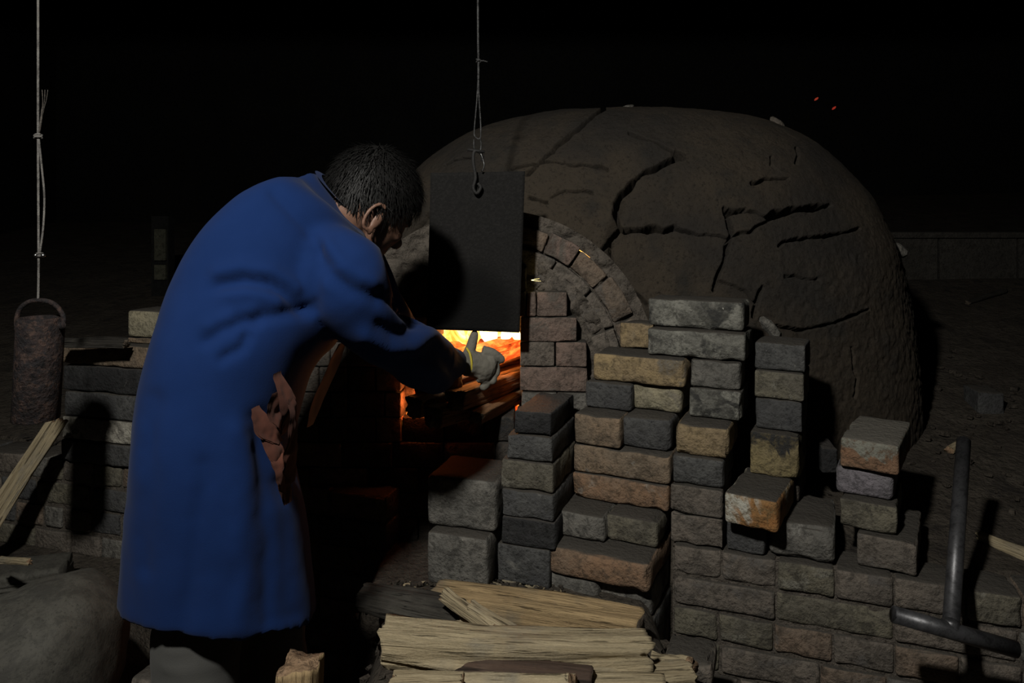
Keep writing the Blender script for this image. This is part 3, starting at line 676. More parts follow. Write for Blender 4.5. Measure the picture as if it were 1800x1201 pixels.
lb(880, 972, .618, .685, 1.70, 20, .2, 'olive', 'half yellow brick third down in the stack below the mouth', GE)
lb(882, 973, .555, .618, 1.695, 20, .2, 'dark', 'shadowy grey brick fourth down in the stack below the mouth', GE)
lb(880, 976, .490, .555, 1.695, 20, .2, 'black', 'very dark brick second from the bottom below the kiln mouth', GE)
lb(874, 966, .400, .490, 1.70, 20, .2, 'dark', 'tall dark grey brick at the bottom of the stack below the mouth', GE)
GF = 'two large square blocks'
lb(750, 872, .520, .640, 1.72, 16, .16, 'grey', 'upper of two big square grey blocks standing below the kiln mouth', GF, r=.012, chip=.006)
lb(750, 857, .400, .520, 1.69, 16, .15, 'grey', 'lower of two big square grey blocks standing below the kiln mouth', GF, r=.009)
GG = 'long bricks stacked on the left wall'
zz = [.539, .605, .673, .746, .822, .886]
lft = [(106, 330, 'dark', 'dark brown long brick at the bottom of the left stack'), (108, 330, 'white', 'whitish long brick second from the bottom of the left stack'),
       (112, 330, 'dark', 'dusky long brick in the middle of the left stack'), (110, 330, 'black', 'black long brick with white scratches in the left stack'),
       (106, 330, 'brown', 'tan long brick under the wooden slat on the left stack')]
for i, (a, b, mt, lbl) in enumerate(lft):
    lb(a, b, zz[i], zz[i+1]-.001, dplane((a+b)/2, 1.70), 16, .13, mt, lbl, GG, r=.007, chip=.006)
lb(224, 330, .886, .902, dplane(280, 1.74), 16, .12, 'brown', 'thin tile under the pale brick on top of the left stack', GG, r=.003)
lb(223, 330, .902, .980, dplane(280, 1.74), 14, .12, 'cream', 'pale cream brick crowning the left stack beside the blue coat', GG, r=.009)
def thing_log(*a, **k): return logo(*a, **k)
sl = logo('wooden_slat', P(106, 585, 2.05)+np.array([0, 0, 0]), P(222, 588, 2.02), .013, .03, 7, [M_wooddark, M_endd], 'flat dark wooden slat lying across the top of the left stack', 'wood', kind='slat')
sl.location.z = .886+.014
# steps of brick at the pit edge behind the boulder
lb(226, 330, .285, .355, 1.42, 14, .16, 'wall', 'brick beside the grey trousers, above a larger worn brick', 'worn bricks at the left foot', r=.012)
lb(176, 250, .20, .285, 1.36, 14, .20, 'wall', 'worn brick at the bottom edge left of the trousers', 'worn bricks at the left foot', r=.013, chip=.008)
lb(253, 330, .20, .285, 1.37, 14, .20, 'grey', 'worn grey brick touching the trousers at the bottom edge', 'worn bricks at the left foot', r=.013, chip=.008)

# ================================================================ BOULDERS bottom left
def lump(name, c, ax, seed, mat, label, amp=.02, n=60, m=80, pw=.8):
    V, f = ellipsoid((0, 0, 0), [np.array([1., 0, 0]), np.array([0, 1., 0]), np.array([0, 0, 1.])], n, m)
    V = np.sign(V)*np.abs(V)**pw; V = V*(1+fbm(V*1.6, seed, 3)*.10)[:, None]
    V = V@np.array(ax)+np.array(c); V = V+fbm(V*14, seed+3, 3)[:, None]*amp*.3*np.array([.5, .5, 1])
    o = mk(name, V, f, mat); tag(o, label, 'rock'); return o
lump('boulder', P(50, 1172, 1.40)+np.array([-.03, 0, -.045]), [np.array([.185, .02, .06]), np.array([-.02, .19, 0]), np.array([0, 0, .175])], 3, M_boulder, 'big smooth grey boulder in the bottom left corner')
slab = logo('stone_slab', P(-60, 1030, 1.86), P(118, 1003, 1.92), .034, .12, 31, [M_boulder, M_boulder], 'flat dark stone slab at the left edge behind the boulder', 'rock', kind='slat', rough=.5)
# ================================================================ FIREWOOD PILE
GW = 'split firewood heaped in front of the kiln'
PW = [M_wood, M_end]; PG = [M_woodg, M_endd]
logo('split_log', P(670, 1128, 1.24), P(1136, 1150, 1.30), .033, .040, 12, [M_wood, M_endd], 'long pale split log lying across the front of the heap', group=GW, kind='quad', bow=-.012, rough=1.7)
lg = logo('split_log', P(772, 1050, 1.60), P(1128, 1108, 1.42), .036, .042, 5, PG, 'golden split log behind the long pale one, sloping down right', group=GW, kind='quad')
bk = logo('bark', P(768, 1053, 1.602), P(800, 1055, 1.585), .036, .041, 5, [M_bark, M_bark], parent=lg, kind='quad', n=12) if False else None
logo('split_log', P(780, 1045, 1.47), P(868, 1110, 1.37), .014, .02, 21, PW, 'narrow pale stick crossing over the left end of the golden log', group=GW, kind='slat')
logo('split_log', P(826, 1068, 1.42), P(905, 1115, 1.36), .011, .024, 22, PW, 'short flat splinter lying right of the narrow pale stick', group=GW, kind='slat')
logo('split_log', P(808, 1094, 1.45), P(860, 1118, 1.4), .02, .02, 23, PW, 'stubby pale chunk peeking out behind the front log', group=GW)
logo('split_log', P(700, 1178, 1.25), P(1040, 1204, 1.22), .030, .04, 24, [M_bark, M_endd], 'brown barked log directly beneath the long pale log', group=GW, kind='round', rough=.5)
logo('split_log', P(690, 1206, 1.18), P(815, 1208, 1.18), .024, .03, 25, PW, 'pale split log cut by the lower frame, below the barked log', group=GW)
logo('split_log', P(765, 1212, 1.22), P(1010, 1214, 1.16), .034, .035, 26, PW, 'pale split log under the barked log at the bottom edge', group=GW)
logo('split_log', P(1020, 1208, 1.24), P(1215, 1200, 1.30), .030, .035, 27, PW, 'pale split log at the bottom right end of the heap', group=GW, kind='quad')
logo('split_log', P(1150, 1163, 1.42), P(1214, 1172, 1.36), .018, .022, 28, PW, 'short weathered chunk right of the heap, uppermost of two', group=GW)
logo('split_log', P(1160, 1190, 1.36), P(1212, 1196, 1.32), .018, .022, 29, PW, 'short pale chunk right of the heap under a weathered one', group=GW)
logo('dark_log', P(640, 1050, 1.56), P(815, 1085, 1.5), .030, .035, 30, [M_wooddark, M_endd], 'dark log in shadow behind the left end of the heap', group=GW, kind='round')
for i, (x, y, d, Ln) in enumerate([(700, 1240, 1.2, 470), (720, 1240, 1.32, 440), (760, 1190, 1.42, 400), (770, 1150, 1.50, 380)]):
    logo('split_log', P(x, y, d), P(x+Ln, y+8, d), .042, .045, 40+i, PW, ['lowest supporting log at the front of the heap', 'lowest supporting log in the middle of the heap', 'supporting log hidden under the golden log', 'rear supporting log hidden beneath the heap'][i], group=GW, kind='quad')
logo('upright_log', P(530, 1725, 1.15), P(530, 1166, 1.15), .032, .034, 33, [M_woodg, M_end], 'upright split log with a sawn reddish top at the bottom edge', up=(1, 0, 0), kind='quad')
lb(1165, 1252, .32, .372, 1.46, 22, .10, 'wall', 'broken brick piece behind the right end of the firewood', 'broken brick pieces by the firewood', r=.014, chip=.02)
lb(1228, 1256, .285, .345, 1.38, 40, .06, 'grey', 'small upright grey shard right of the short wood chunks', 'broken brick pieces by the firewood', r=.012, chip=.02, rot=-10)
# leaning bundle at the left edge
st = empty('kindling_bundle', 'bundle of pale split kindling leaning on the left brick wall', 'firewood', P(40, 850, 1.8))
for i, (o1, o2) in enumerate([(0, 0), (9, 8), (-9, -8), (4, 13)]):
    logo('stick', P(-75+o1*1.2, 1010+o1, 1.98), P(98+o2, 742-abs(o2)*.2, 2.04), .012, .019, 50+i, [M_wood, M_end], parent=st, kind='slat')
for i, (a, b, r_, lbl) in enumerate([((158, 1205, 1.5), (208, 1108, 1.6), .007, 'thin stick leaning between the boulder and the worn bricks'), ((0, 985, 1.75), (52, 988, 1.7), .008, 'short pale stick lying at the left edge above the stone slab'), ((1722, 945, 1.75), (1830, 985, 1.62), .014, 'rough splintered stick on the soil at right of the pipe')]):
    logo('stick', P(*a), P(*b), r_, r_*1.4, 70+i, [M_wood, M_end], lbl, 'stick', kind='slat')

# ================================================================ T-SHAPED PIPE
tp = empty('pipe_tool', 'dark T-shaped steel pipe leaning on the brick wall at lower right', 'pipe', P(1680, 1110, 1.38))
pa, pb = P(1570, 1080, 1.36), P(1786, 1142, 1.34)
pm = pa+(pb-pa)*.47; ptop = P(1694, 775, 1.66)
def hollow(a, b, r):
    a = np.array(a); b = np.array(b); T = (b-a)/np.linalg.norm(b-a)
    return tube([a+T*.02, a, a, b, b, b-T*.02], [r*.8, r*.8, r, r, r*.8, r*.8], 24)
mk('crossbar', *hollow(pa, pb, .0150), M_pipe, tp); mk('stem', *tube([pm+(ptop-pm)*.02, ptop], .0145, 24), M_pipe, tp)
a_ = pm+(ptop-pm)*.0
mk('weld_collar', *tube([pm, pm+(ptop-pm)*.035], .0165, 20), M_pipe, tp)

# ================================================================ HANGING WEIGHT + ROPE
dW = 1.65
wt = empty('hanging_weight', 'rusty cylindrical iron weight hanging on a rope at left', 'weight', P(66, 738, dW))
wc = P(68, 0, dW)[0]; zt_, zb_ = P(0, 558, dW)[2], P(0, 737, dW)[2]; r_ = .0475
bot = np.array([P(63, 0, dW)[0], dW, zb_]); top = np.array([P(72, 0, dW)[0], dW, zt_]); T = (top-bot)
prof = [(0, .2), (0, .98), (.004, 1), (.99, 1), (1, .98), (1, .82), (.93, .80), (.93, .1)]
rings = []
for t, s in prof:
    a = np.arange(40)*2*math.pi/40; rings.append(np.stack([(bot+T*t)[0]+r_*s*np.cos(a), dW+r_*s*np.sin(a), (bot+T*t)[2]+0*a], 1))
V, f = loft(rings); mk('pipe_body', V, f, M_rust, wt)
hp = [P(x, y, dW) for x, y in [(32, 582), (29, 566), (34, 545), (48, 532), (67, 528), (88, 531), (103, 542), (112, 560), (108, 580)]]
mk('handle', *tube(catmull(hp, 30), .0052, 10), M_rust, wt)
for x, y in ((32, 577), (109, 572)):
    mk('bolt', *tube([P(x, y, dW-.02), P(x, y, dW+.02)], .008, 12), M_rust, wt)
rp = empty('rope', 'thin pale cord with two knots holding the rusty weight', 'rope', P(67, 0, dW))
def twist(pts, r, n, m=8):
    pts = catmull(pts, n); return tube(pts, r, m)
mk('cord', *twist([np.array([P(67, 0, dW)[0], dW, 2.55]), P(67, 0, dW), P(67, 240, dW), P(68, 450, dW), P(67, 529, dW)], .0026, 60), M_rope, rp)
mk('cord', *twist([P(68, 242, dW), P(73, 290, dW), P(78, 345, dW), P(76, 400, dW), P(70, 445, dW)], .0022, 30), M_rope, rp)
mk('frayed_end', *join([tube(catmull([P(68, 240, dW), P(73, 205, dW), P(78+k_*3, 178, dW+.004*k_), P(79+k_*5, 158, dW)], 12), [.0022]*6+[.0008]*6, 5) for k_ in (-1, 0, 1)]), M_rope2, rp)
def knot(x, y, d, r, rr, n=3):
    pp = []
    for i in range(48):
        a = i/48*2*math.pi*n; pp.append(P(x, y, d)+np.array([r*math.cos(a), r*.9*math.sin(a), (i/48-.5)*rr*3.2+.002*math.sin(a*1.5)]))
    return tube(pp, rr, 7)
mk('knot', *knot(67, 240, dW, .0075, .0022), M_rope, rp); mk('knot', *knot(69, 449, dW, .0065, .0025), M_rope, rp)
for dx in (-6, 7): mk('clamp_nut', *ellipsoid(P(69+dx, 449, dW-.006), [np.array([.0055, 0, 0]), np.array([0, .0055, 0]), np.array([0, 0, .0045])], 8, 10), M_steel, rp)

# ================================================================ IRON PLATE + WIRE
dP = 1.86
pl = empty('iron_plate', 'black iron plate hanging as a damper over the kiln mouth', 'plate', P(835, 585, dP))
cr = [P(757, 304, dP), P(923, 301, dP), P(913, 585, dP-.005), P(750, 579, dP-.005)]
V = []; n, m = 30, 44
for k_ in (0, .006):
    for j in range(m+1):
        for i in range(n+1):
            u, v = i/n, j/m; p = (cr[0]*(1-u)+cr[1]*u)*(1-v)+(cr[3]*(1-u)+cr[2]*u)*v
            V.append(p+np.array([0, k_+.003*math.sin(u*3)+.002*math.sin(v*5), 0]))
N1 = (n+1)*(m+1); g = lambda i, j, k_: k_*N1+j*(n+1)+i; f = []
for j in range(m):
    for i in range(n): f += [(g(i, j, 0), g(i, j+1, 0), g(i+1, j+1, 0), g(i+1, j, 0)), (g(i, j, 1), g(i+1, j, 1), g(i+1, j+1, 1), g(i, j+1, 1))]
for i in range(n): f += [(g(i, 0, 0), g(i+1, 0, 0), g(i+1, 0, 1), g(i, 0, 1)), (g(i, m, 0), g(i, m, 1), g(i+1, m, 1), g(i+1, m, 0))]
for j in range(m): f += [(g(0, j, 0), g(0, j, 1), g(0, j+1, 1), g(0, j+1, 0)), (g(n, j, 0), g(n, j+1, 0), g(n, j+1, 1), g(n, j, 1))]
def plate_mat():
    m_, nt, b = newmat('plate_shadow_patch'); v = coords(nt, rand=False); n2 = noise(nt, v, 150, 5, .7); n1 = noise(nt, v, 9, 4)
    col = mixc(nt, ramp(nt, n2, .4, .7), (.009, .0086, .0082), (.016, .0152, .0145))
    vm = nt.nodes.new('ShaderNodeVectorMath'); vm.operation = 'DISTANCE'; tc = nt.nodes.new('ShaderNodeTexCoord'); mp = nt.nodes.new('ShaderNodeMapping'); mp.inputs['Scale'].default_value = (1, 1, .8)
    L(nt, tc.outputs['Object'], mp.inputs[0]); L(nt, mp.outputs[0], vm.inputs[0]); vm.inputs[1].default_value = (0.005, 0, .035)
    dd = madd(nt, vm.outputs['Value'], n1, .05)
    col = mixc(nt, ramp(nt, dd, .085, .15), (.0025, .0025, .0025), col)      # round shadow painted low on the plate
    L(nt, col, b.inputs['Base Color']); b.inputs['Roughness'].default_value = .8; b.inputs['Specular IOR Level'].default_value = .2
    bump(nt, b, madd(nt, n2, n1, .6), .8, .003); return m_
mk('plate', np.array(V), f, plate_mat(), pl)
mk('hook', *tube(catmull([P(848, 283, dP), P(846, 270, dP-.004), P(834, 266, dP-.01), P(832, 285, dP-.012), P(836, 312, dP-.012), P(832, 330, dP-.012), P(838, 340, dP-.012), P(845, 330, dP-.012), P(840, 322, dP-.012)], 40), .0042, 8), M_iron, pl)
mk('hook_bar', *tube([P(822, 263, dP-.01), P(852, 267, dP-.01)], .0035, 8), M_iron, pl)
mk('eye', *tube(catmull([P(847, 302, dP-.006), P(851, 292, dP-.008), P(849, 280, dP-.008), P(845, 270, dP-.008)], 12), .0022, 8), M_steel, pl)
wr_ = empty('wire', 'thin twisted wire holding up the iron plate', 'wire', P(841, 0, dP))
mk('wire_strand', *twist([np.array([P(839, 0, dP)[0], dP, 2.45]), P(840, 0, dP), P(841, 107, dP), P(841, 140, dP)], .0028, 30), M_wire, wr_)
mk('wire_strand', *twist([P(841, 130, dP), P(838, 180, dP), P(834, 225, dP), P(835, 240, dP), P(844, 243, dP), P(845, 220, dP), P(842, 170, dP), P(841, 130, dP)], .0018, 40), M_wire, wr_)
mk('wire_strand', *twist([P(844, 243, dP), P(846, 255, dP), P(843, 266, dP), P(834, 262, dP), P(833, 245, dP)], .0018, 20), M_wire, wr_)
mk('knot', *join([knot(841, 107, dP, .005, .002, 2), tube([P(841, 107, dP), P(850, 107, dP-.003), P(857, 109, dP-.003)], .002, 6)]), M_wire, wr_)

# ================================================================ PERSON
person = empty('person', 'person in a long blue work coat bending to feed the kiln fire', 'person', (-.55, 1.42, 0))
def ring(pL, pR, d, b, bz=0, T=None, dr=0, m=64, e=2.3):
    A0 = P(pL[0], pL[1], d-dr); A1 = P(pR[0], pR[1], d+dr); c = (A0+A1)/2; A = (A1-A0)/2; B = np.array([0, b, bz])
    if T is not None: B = np.cross(A, T); B *= (1 if B[1] > 0 else -1)*b/np.linalg.norm(B)
    a = np.arange(m)*2*math.pi/m; ca, sa = np.cos(a), np.sin(a); ca = np.sign(ca)*abs(ca)**(2/e); sa = np.sign(sa)*abs(sa)**(2/e)
    pL = np.array(pL, float); pR = np.array(pR, float); ax = (pR-pL); W0 = np.linalg.norm(ax); ax /= W0
    for _ in range(6):
        V = c+np.outer(ca, A)+np.outer(sa, B); x, y = proj(V); t = (x-pL[0])*ax[0]+(y-pL[1])*ax[1]
        lo, hi = t.min(), t.max(); A = A*(W0/(hi-lo)); sh = (W0/2-(lo+hi)/2)*c[1]/F; c = c+np.array([ax[0], 0, -ax[1]])*sh
    return c+np.outer(ca, A)+np.outer(sa, B)
spec = [  # hem -> shoulders
 ((207, 1050), (556, 1090), 1.270, .15, -.035), ((208, 1030), (554, 1055), 1.270, .15, -.035), ((212, 960), (545, 985), 1.270, .15, -.03),
 ((220, 870), (535, 890), 1.270, .15, -.03), ((228, 780), (518, 800), 1.270, .15, -.03), ((238, 690), (530, 715), 1.280, .15, -.03),
 ((262, 605), (556, 640), 1.290, .15, -.04), ((292, 520), (596, 590), 1.320, .145, -.06), ((335, 440), (606, 540), 1.350, .145, -.07),
 ((398, 372), (628, 490), 1.380, .14, -.07), ((465, 333), (648, 450), 1.410, .125, -.06), ((510, 315), (650, 425), 1.440, .10, -.03), ((534, 308), (634, 403), 1.460, .07, 0), ((545, 303), (614, 378), 1.475, .05, 0), ((550, 301), (612, 370), 1.485, .045, 0)]
sp = np.array([[*a, *b, d, bb, bz] for a, b, d, bb, bz in spec]); sp = catmull(sp, 60)
rings = [ring(r_[:2], r_[2:4], r_[4], r_[5], r_[6]) for r_ in sp]
h0 = rings[0]; hc = h0.mean(0); inner = [hc+(h0-hc)*.90+np.array([0, 0, .004]), hc+(h0-hc)*.87+np.array([0, 0, .07])]
body_coat = loft(inner[::-1]+rings)
slv = [((520, 520), (610, 400), 1.340, .10, -.02), ((548, 548), (664, 432), 1.290, .085, -.02), ((572, 578), (680, 470), 1.300, .075, -.02), ((604, 606), (690, 510), 1.325, .07, -.02), ((650, 642), (704, 548), 1.370, .062, -.01),
       ((700, 672), (742, 566), 1.455, .058, 0), ((742, 690), (772, 588), 1.580, .052, 0), ((768, 686), (788, 606), 1.710, .045, 0), ((800, 663), (806, 614), 1.800, .030, 0)]
slv = [(a, b, d, bb*.92, bz) for a, b, d, bb, bz in slv]
s2 = catmull(np.array([[*a, *b, d, bb, bz] for a, b, d, bb, bz in slv]), 36)
def dirs(s_):
    c = np.array([(P(r_[0], r_[1], r_[4])+P(r_[2], r_[3], r_[4]))/2 for r_ in s_]); return np.gradient(c, axis=0)
rg2 = [ring(r_[:2], r_[2:4], r_[4], r_[5], r_[6], T=t_, m=40) for r_, t_ in zip(s2, dirs(s2))]; sleeve = loft(rg2)
# far arm reaching under the near one
fa = [((520, 440), (600, 340), 1.55, .08, 0), ((590, 520), (665, 430), 1.66, .07, 0), ((640, 590), (700, 510), 1.76, .062, 0), ((705, 640), (735, 570), 1.86, .05, 0), ((760, 672), (770, 620), 1.87, .038, 0)]
s3 = catmull(np.array([[*a, *b, d, bb, bz] for a, b, d, bb, bz in fa]), 24)
rg3 = [ring(r_[:2], r_[2:4], r_[4], r_[5], r_[6], T=t_, m=36) for r_, t_ in zip(s3, dirs(s3))]; sleeve2 = loft(rg3)
V, Fq, N = remesh(*join([body_coat, sleeve, sleeve2]), .0065, 10)
px, py = proj(V); fr = N[:, 1] < .25
folds = [(-.012, 9, [(385, 500), (430, 493), (470, 498), (505, 520), (535, 545)]), (.010, 12, [(380, 480), (430, 472), (480, 480), (520, 505)]), (.008, 10, [(400, 520), (440, 518), (480, 530)]),
 (-.010, 9, [(420, 556), (470, 556), (520, 548), (545, 548)]), (-.010, 8, [(360, 600), (385, 580), (420, 566), (450, 566)]), (-.009, 8, [(395, 630), (420, 612), (432, 590)]), (.007, 9, [(370, 575), (400, 560), (440, 548)]),
 (-.010, 10, [(555, 440), (585, 480), (620, 510), (665, 525)]), (.008, 10, [(575, 430), (610, 468), (660, 495)]), (-.008, 10, [(668, 574), (690, 588), (715, 590), (738, 575)]), (.010, 11, [(640, 590), (680, 612), (725, 612), (752, 592)]),
 (-.010, 7, [(690, 528), (712, 548), (735, 566)]), (-.008, 10, [(480, 340), (540, 400), (560, 470), (555, 530)]),
 (-.009, 14, [(450, 740), (468, 850), (470, 960), (480, 1090)]), (.009, 18, [(420, 760), (430, 900), (425, 1100)]), (-.006, 14, [(360, 820), (350, 950), (320, 1100)]), (.007, 18, [(500, 900), (510, 1000), (520, 1090)]), (-.009, 12, [(495, 850), (500, 950), (512, 1080)]),
 (-.005, 12, [(270, 700), (262, 850), (255, 1000)]), (-.006, 10, [(600, 640), (640, 655), (690, 660)]), (-.006, 8, [(760, 610), (790, 640), (800, 670)]), (.006, 9, [(740, 640), (770, 655)])]
jx = fbm(np.stack([px/60, py/60, 0*px], 1), 71, 3)*14
disp = np.zeros(len(V))
for amp, wd, plp in folds:
    plp = np.array(plp, float); dm = np.full(len(V), 1e9)
    for a, b in zip(plp[:-1], plp[1:]):
        ab = b-a; t = np.clip(((px+jx-a[0])*ab[0]+(py-a[1])*ab[1])/(ab@ab), 0, 1); dm = np.minimum(dm, np.hypot(px+jx-a[0]-t*ab[0], py-a[1]-t*ab[1]))
    disp += np.where(fr, amp*.85*np.exp(-(dm/(wd*1.35))**2), 0)
disp += fbm(V*np.array([11, 11, 3.5]), 72, 3)*.006*sst(640, 800, py)+fbm(V*9, 73, 3)*.004
coat = mk('coat', V+N*disp[:, None], Fq, M_coat, person)
# stand collar
cl = []
for t in np.linspace(0, 1, 5):
    c0 = np.array([556, 299])*(1-t)+np.array([568, 306])*t; c1 = np.array([628, 376])*(1-t)+np.array([622, 372])*t
    cl.append(ring(c0, c1, 1.485+.012*t, .058-.004*t, 0, m=40))
V, f = loft(cl, False, False); mk('collar', V, f, M_coat, person)
# front edge of the coat, firelight put into its cloth colour
def ribbon(pts, ws, amp=.008, seed=0, n=30, m=8, th=.003):
    pts = catmull(pts, n); ws = catmull([[w_[0], w_[1], w_[2]] for w_ in ws], n); G = []
    for i in range(n):
        for j in range(m+1): G.append(pts[i]+ws[i]*(j/m-.5))
    G = np.array(G); G[:, 1] += fbm(G*np.array([70, 22, 16]), seed, 3)*amp; G[:, 0] += fbm(G*26+5, seed, 3)*amp*.8
    G2 = G+np.array([.002, .003, 0]); nf = [(i*(m+1)+j, i*(m+1)+j+1, (i+1)*(m+1)+j+1, (i+1)*(m+1)+j) for i in range(n-1) for j in range(m)]
    return join([(G, nf), (G2, [q_[::-1] for q_ in nf])])
ob = mk('coat_front_edge', *ribbon([P(600, 603, 1.33), P(582, 650, 1.31), P(560, 700, 1.29), P(543, 750, 1.28)], [(.004, .03, 0), (.010, .04, 0), (.008, .04, 0), (.003, .02, 0)], .003, 3), M_firelit_edge, person); ob['label'] = 'turned open coat edge coloured as if firelit'
hang = []
for q_, (pp, wd_, sd_) in enumerate([([(492, 655), (499, 690), (502, 730), (498, 765)], .011, 5), ([(484, 690), (478, 720), (490, 745), (500, 760)], .008, 8), ([(450, 716), (463, 745), (474, 765), (492, 778)], .010, 6),
        ([(456, 742), (474, 780), (490, 820), (508, 884)], .016, 9), ([(506, 700), (512, 750), (508, 800), (512, 850)], .009, 7), ([(478, 790), (492, 815), (498, 850), (506, 870)], .010, 4)]):
    dd = [1.135, 1.125, 1.13, 1.15]; hang.append(ribbon([P(x, y, d_) for (x, y), d_ in zip(pp, dd)], [(.2*wd_, .02, 0), (.75*wd_, .03, 0), (.7*wd_, .035, 0), (.1*wd_, .02, 0)], .013, sd_, 44, 14))
ob = mk('pocket_cloth', *join(hang), M_firelit, person); ob['label'] = 'crumpled cloth at the side pocket, coloured as if firelit'
# trousers
def leg(c, top, bot, r0, r1, seed):
    rings = []
    for i in range(26):
        t = i/25; p = np.array(top)*(1-t)+np.array(bot)*t; r_ = r0*(1-t)+r1*t
        a = np.arange(36)*2*math.pi/36; e = 1+.05*np.sin(a*3+t*9+seed)+.03*np.sin(a*5-t*13)
        rings.append(np.stack([p[0]+r_*e*np.cos(a), p[1]+r_*e*np.sin(a), p[2]+0*a], 1))
    return loft(rings)
lr = leg(0, (-.515, 1.225, .68), (-.52, 1.21, .05), .070, .064, 1); ll = leg(0, (-.445, 1.32, .68), (-.43, 1.36, .05), .074, .064, 2)
V, Fq, N = remesh(*join([lr, ll, ellipsoid((-.52, 1.28, .70), [np.array([.12, 0, 0]), np.array([0, .10, 0]), np.array([0, 0, .12])])]), .008, 5)
mk('trousers', V+N*(fbm(V*np.array([10, 10, 16]), 81, 3)*.009)[:, None], Fq, M_trous, person)
for (x, y) in ((-.51, 1.23), (-.42, 1.38)):
    fdir = np.array([.75, .66, 0]); sd = np.array([.66, -.75, 0])
    V, f = ellipsoid(np.array([x, y, .035])+fdir*.05, [fdir*.135, sd*.048, np.array([0, 0, .055])], 14, 20); V[:, 2] = np.maximum(V[:, 2], .002); sh = mk('shoe', V, f, M_shoe, person)
    V, f = ellipsoid(np.array([x, y, .012])+fdir*.05, [fdir*.142, sd*.052, np.array([0, 0, .012])], 8, 20); mk('sole', V, f, M_shoe, sh)
# body
fwd = np.array([.60, .52, -.61]); fwd /= np.linalg.norm(fwd); up = np.array([.5, .28, .81]); up -= fwd*(up@fwd); up /= np.linalg.norm(up); rt = np.cross(fwd, up)
hc = P(654, 357, 1.53)
fwd = fwd*.95; up = up*.95; rt = rt*.95
def H(f_, u_, r_): return hc+fwd*f_+up*u_+rt*r_
parts = [ellipsoid(H(-.005, .015, 0), [fwd*.098, rt*.076, up*.092], 24, 32), ellipsoid(H(.035, -.03, 0), [fwd*.060, rt*.062, up*.075], 20, 26),
         ellipsoid(H(.048, -.075, 0), [fwd*.040, rt*.046, up*.034], 16, 20), ellipsoid(H(.03, -.06, 0), [fwd*.05, rt*.054, up*.04], 16, 20),
         ellipsoid(H(.100, -.032, 0), [fwd*.020, rt*.013, up*.016], 10, 12), ellipsoid(H(.092, -.012, 0), [fwd*.012, rt*.009, up*.03], 10, 12),
         ellipsoid(H(.086, -.066, 0), [fwd*.010, rt*.022, up*.006], 10, 12), ellipsoid(H(.084, -.077, 0), [fwd*.010, rt*.019, up*.007], 10, 12),
         ellipsoid(H(.082, .012, 0), [fwd*.014, rt*.05, up*.012], 10, 14)]
for s in (-1, 1):
    parts += [ellipsoid(H(.068, -.028, s*.034), [fwd*.022, rt*.022, up*.018], 10, 12)]
    # ear: rim and lobe
    ec = H(-.002, -.040, s*.078); pts_ = [ec+up*(.030*math.cos(a))*1.0+fwd*(-.014+.018*math.sin(a)*-1)+rt*s*(.008+.006*math.cos(a/2)) for a in np.linspace(-.6, 3.6, 16)]
    parts += [tube(pts_, .0048, 8), ellipsoid(ec+rt*s*.002, [fwd*.013, rt*.006, up*.024], 10, 12), ellipsoid(ec-up*.028+rt*s*.004, [fwd*.008, rt*.005, up*.009], 8, 10)]
nk = catmull([P(575, 410, 1.48), P(600, 385, 1.49), hc-up*.05-fwd*.03, hc-up*.02-fwd*.02], 10); parts.append(tube(nk, [.066, .062, .058, .056, .054, .053, .053, .053, .053, .05], 20))
tr = catmull([P(380, 780, 1.28), P(400, 640, 1.30), P(450, 520, 1.35), P(530, 440, 1.41), P(575, 410, 1.47)], 16)
parts.append(tube(tr, list(np.linspace(.11, .10, 12))+[.09, .08, .07, .06], 24))
for arm in (rg2, rg3):
    cp = [r_.mean(0) for r_ in arm][5:-1]; parts.append(tube(cp, np.linspace(.026, .018, len(cp)), 14))
for a, b in (((-.515, 1.225, .66), (-.52, 1.21, .06)), ((-.445, 1.32, .66), (-.43, 1.36, .06))): parts.append(tube([np.array(a)*(1-t)+np.array(b)*t for t in np.linspace(0, 1, 8)], np.linspace(.062, .038, 8), 16))
V, Fq, N = remesh(*join(parts), .0042, 4)
mk('body', V, Fq, M_skin, person)
for s in (-1, 1):
    ey = mk('eye', *ellipsoid(H(.079, -.027, s*.033), [fwd*.010, rt*.012, up*.008], 10, 12), M_steel, person)
    mk('eyebrow', *tube(catmull([H(.088, .004, s*.016), H(.088, .010, s*.034), H(.074, .006, s*.052)], 8), [.002, .003, .0035, .0035, .003, .0025, .002, .001], 6), M_hair, person)
# hair: cap with locks
def hairfn(v):   # direction -> covers this spot?
    return True
cap_c = H(-.008, .018, 0); Vc, Fcap = ellipsoid((0, 0, 0), [np.array([1., 0, 0]), np.array([0, 1., 0]), np.array([0, 0, 1.])], 70, 90)
def covered(l):      # l: local unit vectors (fwd, right, up)
    f_, r_, u_ = l[:, 0], l[:, 1], l[:, 2]
    # hairline: high on the forehead, behind and above the ear, down to the nape
    lim = np.where(f_ > .12, -.34+.98*np.clip(f_-.12, 0, 1), -.22-.55*np.clip(-f_+.05, 0, .9))
    return u_ > lim+.05*np.sin(r_*30)*.2
loc = Vc.copy(); ok = covered(loc)
rad = 1+fbm(loc*np.array([7, 7, 7]), 91, 3)*.05+fbm(loc*np.array([26, 26, 10]), 92, 2)*.045
E = np.where(ok, 1.0, .86)*rad
W = cap_c+np.outer(loc[:, 0]*E*.106, fwd)+np.outer(loc[:, 1]*E*.087, rt)+np.outer(loc[:, 2]*E*.103, up)
Fk = [f_ for f_ in Fcap if ok[list(f_)].any()]; us = sorted({a for f_ in Fk for a in f_}); rm = {a: i for i, a in enumerate(us)}
hair = mk('hair', W[us], [tuple(rm[a] for a in f_) for f_ in Fk], M_hair, person)
rs = np.random.default_rng(3)
